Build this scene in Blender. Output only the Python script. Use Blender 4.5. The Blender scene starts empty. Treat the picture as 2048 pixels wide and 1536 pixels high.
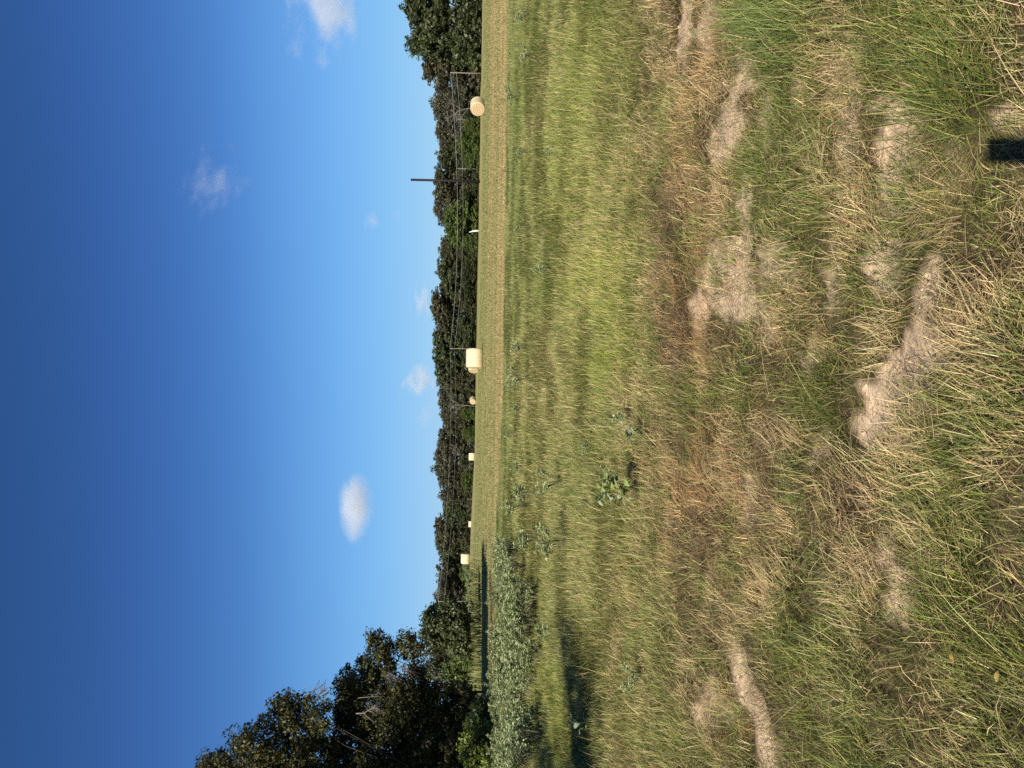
import bpy, math, random
import numpy as np
from mathutils import Matrix, Vector

random.seed(7)
rng = np.random.default_rng(11)
SC = bpy.context.scene
COL = SC.collection

# ------------------------------------------------------------------ camera
FPX, EYE = 1538.0, 1.6                       # focal length in pixels of a 2048 wide frame, eye height
PITCH, ROLL = math.radians(3.5), math.radians(0.75)
_f = Vector((0, math.cos(PITCH), -math.sin(PITCH)))
_u = Vector((0, math.sin(PITCH), math.cos(PITCH)))
_r = Vector((1, 0, 0))
_r2 = _r * math.cos(ROLL) + _u * math.sin(ROLL)
_u2 = _u * math.cos(ROLL) - _r * math.sin(ROLL)
cam_d = bpy.data.cameras.new('camera')
cam = bpy.data.objects.new('camera', cam_d)
COL.objects.link(cam)
# the phone was held upright but the picture lies on its side: image right is the ground
cam.matrix_world = Matrix(((-_u2.x, _r2.x, -_f.x, 0), (-_u2.y, _r2.y, -_f.y, 0), (-_u2.z, _r2.z, -_f.z, EYE), (0, 0, 0, 1)))
cam_d.sensor_width = 36
cam_d.sensor_fit = 'HORIZONTAL'
cam_d.lens = FPX / 2048 * 36
cam_d.clip_start, cam_d.clip_end = 0.02, 9000
SC.camera = cam

# ------------------------------------------------------------------ sky, sun, exposure
EXPOSURE = 0.75
SKY_PRE, SKY_POST = 0.04, 1 / (0.1 * 2 ** EXPOSURE)
SKY_CURVES = [[(0, .012), (.042, .028), (.0526, .0395), (.0724, .0648), (.114, .1356), (.186, .2232), (.328, .347), (.435, .4125), (1, .7)],
              [(0, 0), (.0748, .0931), (.0931, .1221), (.126, .1981), (.19, .3663), (.283, .515), (.4, .624), (.45, .67), (1, 1)],
              [(0, 0), (.14, .2831), (.17, .3813), (.218, .5395), (.295, .7835), (.345, .88), (.38, .905), (1, 1.1)]]
SUN_EL, SUN_AZ = math.radians(33.9), math.radians(17.9)    # azimuth of the shadows, right of straight ahead
w = bpy.data.worlds.new('World')
SC.world = w
w.use_nodes = True
nt = w.node_tree
nt.nodes.clear()
sky = nt.nodes.new('ShaderNodeTexSky')
sky.sky_type = 'NISHITA'
sky.sun_disc = False
sky.sun_elevation = SUN_EL
sky.sun_rotation = math.pi + SUN_AZ
sky.altitude = 200
sky.air_density = 1.0
sky.dust_density = 0.0
sky.ozone_density = 3.0
pre = nt.nodes.new('ShaderNodeVectorMath')      # the phone's tone curve, applied to the whole sky alike
pre.operation = 'SCALE'
pre.inputs['Scale'].default_value = SKY_PRE
crv = nt.nodes.new('ShaderNodeRGBCurve')
for ch, pts in enumerate(SKY_CURVES):
    c_ = crv.mapping.curves[ch]
    for i, (a_, b_) in enumerate(pts):
        if i < 2:
            c_.points[i].location = (a_, b_)
        else:
            c_.points.new(a_, b_)
crv.mapping.use_clip = False
crv.mapping.update()
post = nt.nodes.new('ShaderNodeVectorMath')
post.operation = 'SCALE'
post.inputs['Scale'].default_value = SKY_POST
bg = nt.nodes.new('ShaderNodeBackground')
bg.inputs[1].default_value = 0.1
wo = nt.nodes.new('ShaderNodeOutputWorld')
nt.links.new(sky.outputs[0], pre.inputs[0])
nt.links.new(pre.outputs[0], crv.inputs['Color'])
nt.links.new(crv.outputs[0], post.inputs[0])
nt.links.new(post.outputs[0], bg.inputs[0])
nt.links.new(bg.outputs[0], wo.inputs[0])

sun_d = bpy.data.lights.new('sun', 'SUN')
sun_d.energy = 5.0
sun_d.angle = math.radians(0.53)
sun_d.color = (1.0, 0.93, 0.82)
sun = bpy.data.objects.new('sun', sun_d)
COL.objects.link(sun)
_sd = Vector((math.sin(SUN_AZ) * math.cos(SUN_EL), math.cos(SUN_AZ) * math.cos(SUN_EL), -math.sin(SUN_EL)))
sun.rotation_euler = _sd.to_track_quat('-Z', 'Y').to_euler()
sun.location = (-20, -60, 50)

SC.view_settings.view_transform = 'Standard'
SC.view_settings.look = 'None'
SC.view_settings.gamma = 1
SC.view_settings.exposure = EXPOSURE
SC.view_settings.use_curve_mapping = False
SC.cycles.max_bounces = 5
SC.cycles.diffuse_bounces = 3
SC.cycles.transmission_bounces = 3
SC.cycles.volume_bounces = 2
SC.cycles.use_denoising = False
SC.render.filter_size = 1.05

# ------------------------------------------------------------------ helpers: picture <-> place
def ray(px, py):
    r, d = (768 - py) / FPX, (px - 1024) / FPX
    return np.array([f + r * a - d * b for f, a, b in zip(_f, _r2, _u2)])

def on_ground(px, py, z=0.0):
    v = ray(px, py)
    t = (z - EYE) / v[2]
    return v * t + np.array([0, 0, EYE])

def at_depth(px, py, Y):
    v = ray(px, py)
    return v * (Y / v[1]) + np.array([0, 0, EYE])

def to_px(x, y, z):
    dz = z - EYE
    fw = x * _f.x + y * _f.y + dz * _f.z
    fw = np.where(fw < 0.2, 0.2, fw)
    rr = x * _r2.x + y * _r2.y + dz * _r2.z
    uu = x * _u2.x + y * _u2.y + dz * _u2.z
    return 1024 - uu / fw * FPX, 768 - rr / fw * FPX

# ------------------------------------------------------------------ helpers: noise
_perm = rng.permutation(4096)
_vals = rng.random(4096)
def vnoise(x, y, s=0):
    xi, yi = np.floor(x).astype(np.int64), np.floor(y).astype(np.int64)
    fx, fy = x - xi, y - yi
    fx, fy = fx * fx * (3 - 2 * fx), fy * fy * (3 - 2 * fy)
    def h(a, b):
        return _vals[_perm[(_perm[(a + s * 131) & 4095] + b) & 4095]]
    a, b, c, d = h(xi, yi), h(xi + 1, yi), h(xi, yi + 1), h(xi + 1, yi + 1)
    return (a * (1 - fx) + b * fx) * (1 - fy) + (c * (1 - fx) + d * fx) * fy

def fbm(x, y, s=0, o=4):
    t, a, n = 0, 0.5, 0
    for i in range(o):
        t = t + a * vnoise(x * 2 ** i + 17.3 * i, y * 2 ** i - 9.1 * i, s + i)
        n += a
        a *= 0.5
    return t / n

def sstep(a, b, x):
    t = np.clip((x - a) / (b - a), 0, 1)
    return t * t * (3 - 2 * t)

# ------------------------------------------------------------------ the lie of the land
# bare soil patches where the photo shows them: picture x, y, half axes, angle
DIRT = [(1806, 768, 108, 54, 118, 1.15), (1790, 268, 27, 62, 0, 1.0), (1690, 140, 34, 75, 0, .62),
        (1450, 545, 40, 84, 18, .66), (1556, 535, 34, 54, 10, .52), (1480, 610, 26, 40, 40, .7), (1462, 262, 22, 85, 12, .7),
        (1371, 50, 14, 70, 3, .9), (1418, 42, 15, 62, 5, .7), (1500, 1385, 24, 78, -22, .95),
        (1806, 1196, 27, 56, 10, .85), (1762, 520, 32, 60, 5, .6), (1492, 132, 18, 55, 5, .7),
        (1622, 712, 18, 34, 0, .5), (1418, 1425, 26, 48, 0, .55), (1830, 618, 22, 40, 20, .5),
        (1902, 320, 22, 50, 0, .45), (1540, 640, 18, 40, 0, .5), (1690, 215, 24, 50, 0, .6),
        (1536, 1500, 17, 60, -20, .9), (1600, 180, 14, 40, 0, .4), (1768, 372, 20, 62, -12, .66), (1488, 410, 16, 66, 4, .6), (1700, 306, 18, 50, 0, .6), (1530, 250, 12, 50, 4, .55), (1860, 560, 16, 44, 14, .6), (1660, 560, 14, 44, 10, .5), (1640, 905, 14, 40, 20, .5), (1770, 1100, 14, 50, 10, .55), (1500, 1010, 16, 50, 0, .5), (1880, 730, 18, 40, 30, .55), (1400, 620, 14, 50, 0, .55), (2020, 235, 30, 22, 0, .7)]
STRAW = [(1400, 650, 80, 120, 0, .45), (1410, 250, 90, 260, 0, .28), (1420, 60, 70, 90, 0, .35),
         (1690, 160, 60, 110, 0, .4), (1900, 370, 60, 80, -25, .5), (1390, 960, 70, 150, 0, .4),
         (1990, 620, 50, 130, 0, .35), (1420, 1080, 60, 80, 0, .3), (1440, 1440, 60, 60, 0, .3),
         (1560, 740, 110, 70, 0, .2), (1890, 850, 40, 70, 0, .25), (1500, 920, 90, 110, 0, .25),
         (1740, 430, 60, 100, 0, .25), (1330, 830, 30, 60, 0, .3), (1640, 1000, 60, 80, 0, .15)]
GREEN = [(1560, 60, 60, 70, 0, .6), (1600, 470, 40, 70, 0, .4), (1860, 120, 60, 90, 0, .4), (1640, 340, 50, 70, 0, .25),
         (1930, 180, 70, 60, 0, .45), (1700, 800, 60, 120, 0, .3), (1850, 480, 60, 60, 0, .3), (1980, 400, 60, 70, 0, .4),
         (1950, 1080, 90, 110, 0, .5), (1760, 1330, 160, 160, 0, .3), (1960, 860, 70, 100, 0, .3), (1960, 1400, 100, 130, 0, .3),
         (1470, 800, 60, 90, 0, .2), (1620, 1180, 60, 90, 0, .25), (1500, 730, 50, 60, 0, .3), (1580, 1320, 60, 60, 0, .3)]

DIRT = [(a, b, c * (1.25 if k > .65 else 1.1), d * (1.18 if k > .65 else 1.1), e, k) for a, b, c, d, e, k in DIRT]

def blob_field(lst, px, py, wob=0.55, seed=0, hard=1.0):
    n = (fbm(px / 34, py / 34, 40 + seed, 4) - 0.5) * 2 * wob + (fbm(px / 11, py / 11, 47 + seed, 3) - 0.5) * 1.3 * wob
    out = np.zeros_like(px)
    for (cx, cy, rx, ry, ang, k) in lst:
        a = math.radians(ang)
        dx, dy = px - cx, py - cy
        ex, ey = dx * math.cos(a) + dy * math.sin(a), -dx * math.sin(a) + dy * math.cos(a)
        d = np.sqrt((ex / rx) ** 2 + (ey / ry) ** 2) + n
        out = np.maximum(out, k * (1 - sstep(1 - 0.35 * hard, 1 + 0.35 * hard, d)))
    return out

def dirt_mask(x, y):
    px, py = to_px(x, y, np.zeros_like(x))
    m = blob_field(DIRT, px, py, 0.68, 0, 0.45).clip(0, 1)
    return np.where((y > 1.0) & (y < 7.5), m, 0)

def height(x, y, fine=True):
    x = np.asarray(x, float)
    y = np.asarray(y, float)
    far = np.clip(y - 70, 0, 260)
    z = -0.0098 * far
    z = z + 0.95 * np.exp(-((x + 32) / 22) ** 2 - ((y - 125) / 40) ** 2)
    z = z + 0.55 * np.exp(-((x + 36) / 13) ** 2 - ((y - 82) / 16) ** 2)
    z = z + (fbm(x / 30, y / 30, 3, 3) - 0.5) * 0.35 * sstep(9, 45, y)
    if fine:
        k = 1 - sstep(7, 16, np.hypot(x, y))
        z = z + k * ((fbm(x * 1.3, y * 1.3, 5, 2) - 0.5) * 0.07 + (fbm(x * 5, y * 5, 9, 3) - 0.5) * 0.09 * (1 - .75 * dirt_mask(x, y)))
    return z

TAN, FGREEN = np.array([.42, .30, .135]), np.array([.225, .225, .08])
def field_edge(x):
    return 31.6 + 4.5 * sstep(2, -8, x) * 1.0 + (fbm(x * .22, x * 0, 62, 4) - .5) * 4.5 + (fbm(x * 1.4, x * 0, 63, 2) - .5) * 1.2

def field_colour(x, y):
    st = .65 * fbm(x * .012, y * .055, 21, 4) + .35 * fbm(x * .035, y * .33, 22, 4)
    fine = fbm(x * .5, y * 1.2, 25, 3)
    st = .6 * st + .4 * fbm(x * .012, y * 1.1, 28, 3)
    band = sstep(30, 35, y) * (1 - sstep(52, 70, y))
    t = .12 + .48 * band + (st - .5) * 3.0 + (fine - .5) * .5
    # a strip of greener regrowth runs through the far half
    t = t + .55 * (fbm(x * .03, y * .12, 29, 2) - .25) * np.sin(2 * math.pi * (y + .035 * x + 2.5 * fbm(x * .02, y * .05, 30, 2)) / 5.5) * sstep(30, 36, y)
    t = t - .18 * np.exp(-((y - 72) / 7) ** 2)
    t = np.clip(t, 0, 1)[:, None]
    return FGREEN * (1 - t) + TAN * t

# ------------------------------------------------------------------ helpers: meshes
def new_mesh(name, verts, loops, sizes, mats, cols=None, midx=None, smooth=False):
    me = bpy.data.meshes.new(name)
    verts = np.asarray(verts, np.float32)
    loops = np.asarray(loops, np.int32).ravel()
    sizes = np.asarray(sizes, np.int32)
    me.vertices.add(len(verts))
    me.vertices.foreach_set('co', verts.ravel())
    me.loops.add(len(loops))
    me.loops.foreach_set('vertex_index', loops)
    me.polygons.add(len(sizes))
    st = np.concatenate(([0], np.cumsum(sizes)[:-1])).astype(np.int32)
    me.polygons.foreach_set('loop_start', st)
    for m in (mats if isinstance(mats, (list, tuple)) else [mats]):
        me.materials.append(m)
    if midx is not None:
        me.polygons.foreach_set('material_index', np.asarray(midx, np.int32))
    if smooth:
        me.polygons.foreach_set('use_smooth', np.ones(len(sizes), bool))
    if cols is not None:
        at = me.color_attributes.new('Col', 'FLOAT_COLOR', 'POINT')
        c = np.ones((len(verts), 4), np.float32)
        c[:, :3] = cols
        at.data.foreach_set('color', c.ravel())
    me.update(calc_edges=True)
    me.validate()
    return me

class Geo:
    """collects pieces (verts, faces, colours, material index) for ONE mesh"""
    def __init__(self):
        self.v, self.l, self.s, self.c, self.m, self.n = [], [], [], [], [], 0
    def add(self, v, faces, col=(1, 1, 1), mi=0):
        v = np.asarray(v, float)
        self.v.append(v)
        c = np.asarray(col, float)
        self.c.append(np.broadcast_to(c, (len(v), 3)) if c.ndim == 1 else c)
        for f in faces:
            self.l.extend([i + self.n for i in f])
            self.s.append(len(f))
            self.m.append(mi)
        self.n += len(v)
    def add_np(self, v, quads, col, mi=0):
        self.v.append(v)
        self.c.append(col)
        self.l.extend((quads + self.n).ravel().tolist())
        self.s.extend([quads.shape[1]] * len(quads))
        self.m.extend([mi] * len(quads))
        self.n += len(v)
    def tube(self, pts, rad, ns=6, col=(1, 1, 1), mi=0, cap=True):
        pts = np.asarray(pts, float)
        n = len(pts)
        rad = np.broadcast_to(np.asarray(rad, float), (n,))
        tg = np.gradient(pts, axis=0)
        tg /= np.linalg.norm(tg, axis=1)[:, None] + 1e-9
        ref = np.array([0, 0, 1.0]) if abs(tg[0][2]) < .9 else np.array([1.0, 0, 0])
        vs = []
        for p, t, r in zip(pts, tg, rad):
            a = np.cross(t, ref)
            a /= np.linalg.norm(a) + 1e-9
            b = np.cross(t, a)
            for k in range(ns):
                w_ = 2 * math.pi * k / ns
                vs.append(p + r * (a * math.cos(w_) + b * math.sin(w_)))
        fs = []
        for i in range(n - 1):
            for k in range(ns):
                k2 = (k + 1) % ns
                fs.append((i * ns + k, i * ns + k2, (i + 1) * ns + k2, (i + 1) * ns + k))
        if cap:
            fs.append(tuple(range(ns))[::-1])
            fs.append(tuple((n - 1) * ns + k for k in range(ns)))
        self.add(vs, fs, col, mi)
    def box(self, c, s, col=(1, 1, 1), mi=0):
        x, y, z = np.array(s) / 2
        v = [(c[0] + i * x, c[1] + j * y, c[2] + k * z) for i in (-1, 1) for j in (-1, 1) for k in (-1, 1)]
        self.add(v, [(0, 1, 3, 2), (4, 6, 7, 5), (0, 4, 5, 1), (2, 3, 7, 6), (0, 2, 6, 4), (1, 5, 7, 3)], col, mi)
    def mesh(self, name, mats, smooth=False):
        return new_mesh(name, np.concatenate(self.v), self.l, self.s, mats, np.concatenate(self.c), self.m, smooth)

def obj(name, me, parent=None, loc=None):
    o = bpy.data.objects.new(name, me)
    COL.objects.link(o)
    if parent is not None:
        o.parent = parent
    if loc is not None:
        o.location = loc
    return o

def tag(o, label=None, cat=None, group=None, kind=None):
    for k, v in (('label', label), ('category', cat), ('group', group), ('kind', kind)):
        if v:
            o[k] = v
    return o

def empty(name, loc, label, cat, group=None, rz=0):
    o = bpy.data.objects.new(name, None)
    COL.objects.link(o)
    o.location = loc
    o.rotation_euler = (0, 0, rz)
    o.empty_display_size = .2
    return tag(o, label, cat, group)

# ------------------------------------------------------------------ materials
def mat(name):
    m = bpy.data.materials.new(name)
    m.use_nodes = True
    t = m.node_tree
    t.nodes.clear()
    return m, t.nodes, t.links

def leafy(name, trans=.3, rough=.55, spec=.25, tint=(1, 1, 1)):
    """thin plant matter: colour of each blade or leaf from the mesh, some light passes through"""
    m, N, L = mat(name)
    a = N.new('ShaderNodeVertexColor')
    a.layer_name = 'Col'
    p = N.new('ShaderNodeBsdfPrincipled')
    p.inputs['Roughness'].default_value = rough
    p.inputs['Specular IOR Level'].default_value = spec
    tr = N.new('ShaderNodeBsdfTranslucent')
    mul = N.new('ShaderNodeMix')
    mul.data_type = 'RGBA'
    mul.blend_type = 'MULTIPLY'
    mul.inputs[0].default_value = 1
    mul.inputs[7].default_value = (*tint, 1)
    mx = N.new('ShaderNodeMixShader')
    mx.inputs[0].default_value = trans
    o = N.new('ShaderNodeOutputMaterial')
    L.new(a.outputs[0], p.inputs['Base Color'])
    L.new(a.outputs[0], mul.inputs[6])
    L.new(mul.outputs[2], tr.inputs[0])
    L.new(p.outputs[0], mx.inputs[1])
    L.new(tr.outputs[0], mx.inputs[2])
    L.new(mx.outputs[0], o.inputs[0])
    return m

def solid(name, rgb, rough=.8, var=.25, scale=8, spec=.3, vcol=False, stretch=(1, 1, 1), bump=.0):
    m, N, L = mat(name)
    p = N.new('ShaderNodeBsdfPrincipled')
    p.inputs['Roughness'].default_value = rough
    p.inputs['Specular IOR Level'].default_value = spec
    tc = N.new('ShaderNodeTexCoord')
    mp = N.new('ShaderNodeMapping')
    mp.inputs['Scale'].default_value = stretch
    n = N.new('ShaderNodeTexNoise')
    n.inputs['Scale'].default_value = scale
    n.inputs['Detail'].default_value = 6
    r = N.new('ShaderNodeMapRange')
    r.inputs['From Min'].default_value, r.inputs['From Max'].default_value = .3, .7
    r.inputs['To Min'].default_value, r.inputs['To Max'].default_value = 1 - var, 1 + var
    mul = N.new('ShaderNodeVectorMath')
    mul.operation = 'SCALE'
    o = N.new('ShaderNodeOutputMaterial')
    L.new(tc.outputs['Object'], mp.inputs[0])
    L.new(mp.outputs[0], n.inputs['Vector'])
    L.new(n.outputs[0], r.inputs[0])
    if vcol:
        a = N.new('ShaderNodeVertexColor')
        a.layer_name = 'Col'
        L.new(a.outputs[0], mul.inputs[0])
    else:
        mul.inputs[0].default_value = rgb
    L.new(r.outputs[0], mul.inputs['Scale'])
    L.new(mul.outputs[0], p.inputs['Base Color'])
    if bump:
        b = N.new('ShaderNodeBump')
        b.inputs['Strength'].default_value = bump
        b.inputs['Distance'].default_value = .02
        L.new(n.outputs[0], b.inputs['Height'])
        L.new(b.outputs[0], p.inputs['Normal'])
    L.new(p.outputs[0], o.inputs[0])
    return m

M_GRASS = leafy('grass_blade', .28, .5, .3, (1.0, 1.0, .7))
M_STRAW = leafy('dry_straw', .18, .6, .25)
M_LEAF = leafy('tree_leaf', .22, .5, .35, (1.1, 1.15, .55))
M_WEED = leafy('weed_leaf', .22, .7, .1, (1.0, 1.05, .7))
M_BARK = solid('bark', (.11, .085, .065), .9, .4, 6, .2, stretch=(1, 1, .3), bump=.6)
M_DARKBARK = solid('dark_bark', (.045, .036, .028), .95, .3, 6, .1, stretch=(1, 1, .3))
M_TWIG = solid('bare_twig', (.17, .15, .135), .9, .25, 6, .2)
M_DEADWOOD = solid('dead_wood', (.27, .24, .21), .85, .25, 5, .2)
M_POLEWOOD = solid('pole_wood', (.15, .13, .105), .85, .25, 3, .2, stretch=(4, 4, .3))
M_BLACKPOLE = solid('tarred_wood', (.008, .007, .006), .7, .3, 3, .3, stretch=(4, 4, .3))
M_WIRE = solid('weathered_cable', (.26, .26, .25), .6, .1, 1, .4)
M_STEEL = solid('galvanised_steel', (.4, .4, .4), .5, .1, 5, .5)
M_PORCELAIN = solid('glazed_insulator', (.35, .3, .26), .3, .1, 5, .5)

# ground: macro colours sit on the mesh, grain and crumbs come from noise
def ground_material():
    m, N, L = mat('soil_and_thatch')
    a = N.new('ShaderNodeVertexColor')
    a.layer_name = 'Col'
    g = N.new('ShaderNodeNewGeometry')
    p = N.new('ShaderNodeBsdfPrincipled')
    p.inputs['Roughness'].default_value = .95
    p.inputs['Specular IOR Level'].default_value = .1
    n1 = N.new('ShaderNodeTexNoise')
    n1.inputs['Scale'].default_value = 55
    n1.inputs['Detail'].default_value = 8
    n1.inputs['Roughness'].default_value = .7
    n2 = N.new('ShaderNodeTexNoise')
    n2.inputs['Scale'].default_value = 7
    n2.inputs['Detail'].default_value = 5
    mp = N.new('ShaderNodeMapping')
    mp.inputs['Scale'].default_value = (.55, 2.2, 1)
    n3 = N.new('ShaderNodeTexNoise')
    n3.inputs['Scale'].default_value = 1.4
    n3.inputs['Detail'].default_value = 9
    n3.inputs['Roughness'].default_value = .75
    L.new(g.outputs['Position'], n1.inputs['Vector'])
    L.new(g.outputs['Position'], n2.inputs['Vector'])
    L.new(g.outputs['Position'], mp.inputs[0])
    L.new(mp.outputs[0], n3.inputs['Vector'])
    def rngn(src, lo, hi):
        r = N.new('ShaderNodeMapRange')
        r.inputs['From Min'].default_value, r.inputs['From Max'].default_value = .3, .7
        r.inputs['To Min'].default_value, r.inputs['To Max'].default_value = lo, hi
        L.new(src.outputs[0], r.inputs[0])
        return r
    r1, r2, r3 = rngn(n1, .78, 1.18), rngn(n2, .85, 1.15), rngn(n3, .62, 1.38)
    m1 = N.new('ShaderNodeMath')
    m1.operation = 'MULTIPLY'
    m2 = N.new('ShaderNodeMath')
    m2.operation = 'MULTIPLY'
    L.new(r1.outputs[0], m1.inputs[0])
    L.new(r2.outputs[0], m1.inputs[1])
    L.new(m1.outputs[0], m2.inputs[0])
    L.new(r3.outputs[0], m2.inputs[1])
    sc = N.new('ShaderNodeVectorMath')
    sc.operation = 'SCALE'
    L.new(a.outputs[0], sc.inputs[0])
    L.new(m2.outputs[0], sc.inputs['Scale'])
    b = N.new('ShaderNodeBump')
    b.inputs['Strength'].default_value = .9
    b.inputs['Distance'].default_value = .012
    ad = N.new('ShaderNodeMath')
    ad.operation = 'ADD'
    L.new(n1.outputs[0], ad.inputs[0])
    L.new(n2.outputs[0], ad.inputs[1])
    L.new(ad.outputs[0], b.inputs['Height'])
    L.new(b.outputs[0], p.inputs['Normal'])
    o = N.new('ShaderNodeOutputMaterial')
    L.new(sc.outputs[0], p.inputs['Base Color'])
    L.new(p.outputs[0], o.inputs[0])
    return m
M_GROUND = ground_material()

# ------------------------------------------------------------------ ground sheet
def axis(parts):
    out = [parts[0][0]]
    for a, b, s in parts:
        n = max(1, int(round((b - a) / s)))
        out += list(a + (b - a) * (np.arange(1, n + 1) / n))
    return np.array(out)
def grow(a, b, s, k):
    o, x = [], a
    while x < b:
        s *= k
        x += s
        o.append(x)
    return o
gx = np.arange(-4.2, 4.2001, .04)
right = np.array(grow(4.2, 900, .05, 1.075))
gx = np.concatenate((-right[::-1], gx, right))
gy = np.concatenate((np.arange(-60, 0, 4.0), np.arange(0, 1.2, .2), np.arange(1.2, 7.8, .04), np.array(grow(7.8, 1500, .05, 1.028))))
GX, GY = np.meshgrid(gx, gy)
fx_, fy_ = GX.ravel(), GY.ravel()
fz_ = height(fx_, fy_)
dm = dirt_mask(fx_, fy_)
fz_ = fz_ - dm * .012
SAND = np.array([.58, .43, .285])
THATCH = np.array([.075, .055, .03])
MEADOW = np.array([.09, .09, .03])
tn = fbm(fx_ * 3, fy_ * 3, 60, 3)[:, None]
near_c = THATCH * (.6 + .8 * tn)
sd = (dm * 1.5).clip(0, 1)[:, None]
near_c = near_c * (1 - sd) + SAND * (.88 + .24 * fbm(fx_ * 9, fy_ * 9, 61, 3)[:, None]) * sd
k1 = sstep(5.8, 8.0, fy_)[:, None]
gc = near_c * (1 - k1) + MEADOW * k1
edge = field_edge(fx_)
k2 = sstep(-.5, .5, fy_ - edge)[:, None]
gc = gc * (1 - k2) + field_colour(fx_, fy_) * k2
NX, NY = len(gx), len(gy)
ii = (np.arange(NY - 1)[:, None] * NX + np.arange(NX - 1)[None, :]).ravel()
quads = np.stack((ii, ii + 1, ii + NX + 1, ii + NX), 1)
gme = new_mesh('ground', np.stack((fx_, fy_, fz_), 1), quads, np.full(len(quads), 4), M_GROUND, gc, smooth=True)
tag(obj('ground', gme), 'uneven ground of sandy soil, meadow and mown hay field', kind='structure')

# ------------------------------------------------------------------ grass in its thousands (stuff)
def blade_mesh(name, x, y, L, W, phi, th0, th1, c0, c1, k, m, z0=None, lift=None):
    """n curved blades; th = lean from upright at the root and at the tip"""
    n = len(x)
    z = height(x, y) if z0 is None else z0
    if lift is not None:
        z = z + lift
    px, py, pz = x.copy(), y.copy(), z.copy()
    sx, sy = -np.sin(phi), np.cos(phi)
    V, C = [], []
    prof = {1: [1, 0], 2: [1, .8, 0], 3: [.9, 1, .7, 0], 4: [.8, 1, .85, .55, 0]}[k]
    for i in range(k + 1):
        t = i / k
        if i:
            th = th0 + (th1 - th0) * ((i - .5) / k)
            s = L / k
            px = px + s * np.sin(th) * np.cos(phi)
            py = py + s * np.sin(th) * np.sin(phi)
            pz = pz + s * np.cos(th)
        g_ = pz
        if i and np.any(th1 > 1.1):
            g_ = np.maximum(pz, height(px, py) + .003)
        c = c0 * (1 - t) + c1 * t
        if i < k:
            hw = W * .5 * prof[i]
            tw = .35 * W * prof[i]
            V.append(np.stack((px - sx * hw, py - sy * hw, g_ - tw * .3), 1))
            V.append(np.stack((px + sx * hw, py + sy * hw, g_ + tw * .3), 1))
            C += [c, c]
        else:
            V.append(np.stack((px, py, g_), 1))
            C.append(c)
    nv = 2 * k + 1
    V = np.stack(V, 1).reshape(-1, 3)
    C = np.stack(C, 1).reshape(-1, 3)
    base = np.arange(n) * nv
    loops, sizes = [], []
    row = []
    for i in range(k - 1):
        row += [2 * i, 2 * i + 1, 2 * i + 3, 2 * i + 2]
        sizes.append(4)
    row += [2 * k - 2, 2 * k - 1, 2 * k]
    sizes.append(3)
    loops = (base[:, None] + np.array(row)[None, :]).ravel()
    return new_mesh(name, V, loops, np.tile(sizes, n), m, C)

def scatter(ya, yb, slope, margin, dens, dmax, x0=None, x1=None):
    """points over the strip of ground in front; dens(x, y) per square metre"""
    xm = slope * yb + margin
    lo, hi = (-xm if x0 is None else x0), (xm if x1 is None else x1)
    n = int((hi - lo) * (yb - ya) * dmax)
    x, y = rng.uniform(lo, hi, n), rng.uniform(ya, yb, n)
    ok = (np.abs(x) < slope * y + margin) if x0 is None else np.ones(n, bool)
    x, y = x[ok], y[ok]
    d = dens(x, y)
    ok = rng.random(len(x)) < d / dmax
    return x[ok], y[ok]

def pick(pal, n):
    pal = np.array(pal)
    c = pal[rng.integers(0, len(pal), n)]
    return c * rng.uniform(.5, 1.6, n)[:, None] * rng.uniform(.93, 1.07, (n, 3))

PAL_GREEN = [(.105, .155, .032), (.165, .19, .045), (.07, .115, .026), (.22, .225, .06), (.13, .165, .04)]
PAL_STRAW = [(.52, .40, .19), (.44, .32, .145), (.31, .205, .095), (.50, .39, .21), (.22, .15, .08), (.46, .38, .17)]
PAL_LIME = [(.25, .305, .045), (.31, .33, .065), (.20, .27, .04), (.36, .345, .085)]
PAL_OLIVE = [(.20, .215, .055), (.26, .255, .075), (.155, .185, .045), (.40, .34, .135), (.47, .38, .17)]

def straw_frac(x, y):
    px, py = to_px(x, y, np.zeros_like(x))
    s = .36 + (fbm(x * 1.3, y * 1.3, 70, 4) - .5) * 1.2 + (fbm(x * 4.5, y * 4.5, 74, 3) - .5) * 1.5
    s = s + blob_field(STRAW, px, py, .5, 5, 1.6) - blob_field(GREEN, px, py, .5, 9, 1.8)
    s = s + .10 * (1 - sstep(1450, 1600, px)) - .14 * sstep(800, 1300, py) * sstep(1450, 1650, px)
    return np.clip(s, .06, .96)

def meadow_front(x):
    """depth where the standing meadow gives way to the flattened grass"""
    return 6.55 + .9 * sstep(.6, 2.6, x) - .5 * sstep(2.6, 4, x) + .7 * sstep(-1.0, -3.2, x) * -1 + (fbm(x * 1.1, x * 0 + 3, 33, 3) - .5) * 1.5

# 1) flattened dry straw lying in locks on the near ground
def d_straw(x, y):
    d = 8200 * (1 - .62 * sstep(2.2, 7.5, y))
    return d * (1 - .93 * dirt_mask(x, y).clip(0, 1) ** .8) * (.45 + .9 * straw_frac(x, y)) * (1 - sstep(7.4, 8.4, y))
x, y = scatter(1.25, 8.4, .60, .9, d_straw, 11000)
n = len(x)
ang = fbm(x * 3.0, y * 3.0, 80, 3) * 4 * math.pi + rng.normal(0, 1.0, n)
L = rng.gamma(4.5, .0155, n).clip(.025, .17) * (.85 + .06 * y)
W = rng.uniform(.0011, .0026, n) * (1 + .10 * (y - 2).clip(0))
th0 = rng.uniform(.6, 1.5, n)
th1 = th0 + rng.normal(.35, .45, n)
c = pick(PAL_STRAW, n) * (.72 + .7 * fbm(x * 2.2, y * 2.2, 83, 3))[:, None]
sfr = straw_frac(x, y)
ppx, ppy = to_px(x, y, x * 0)
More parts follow.
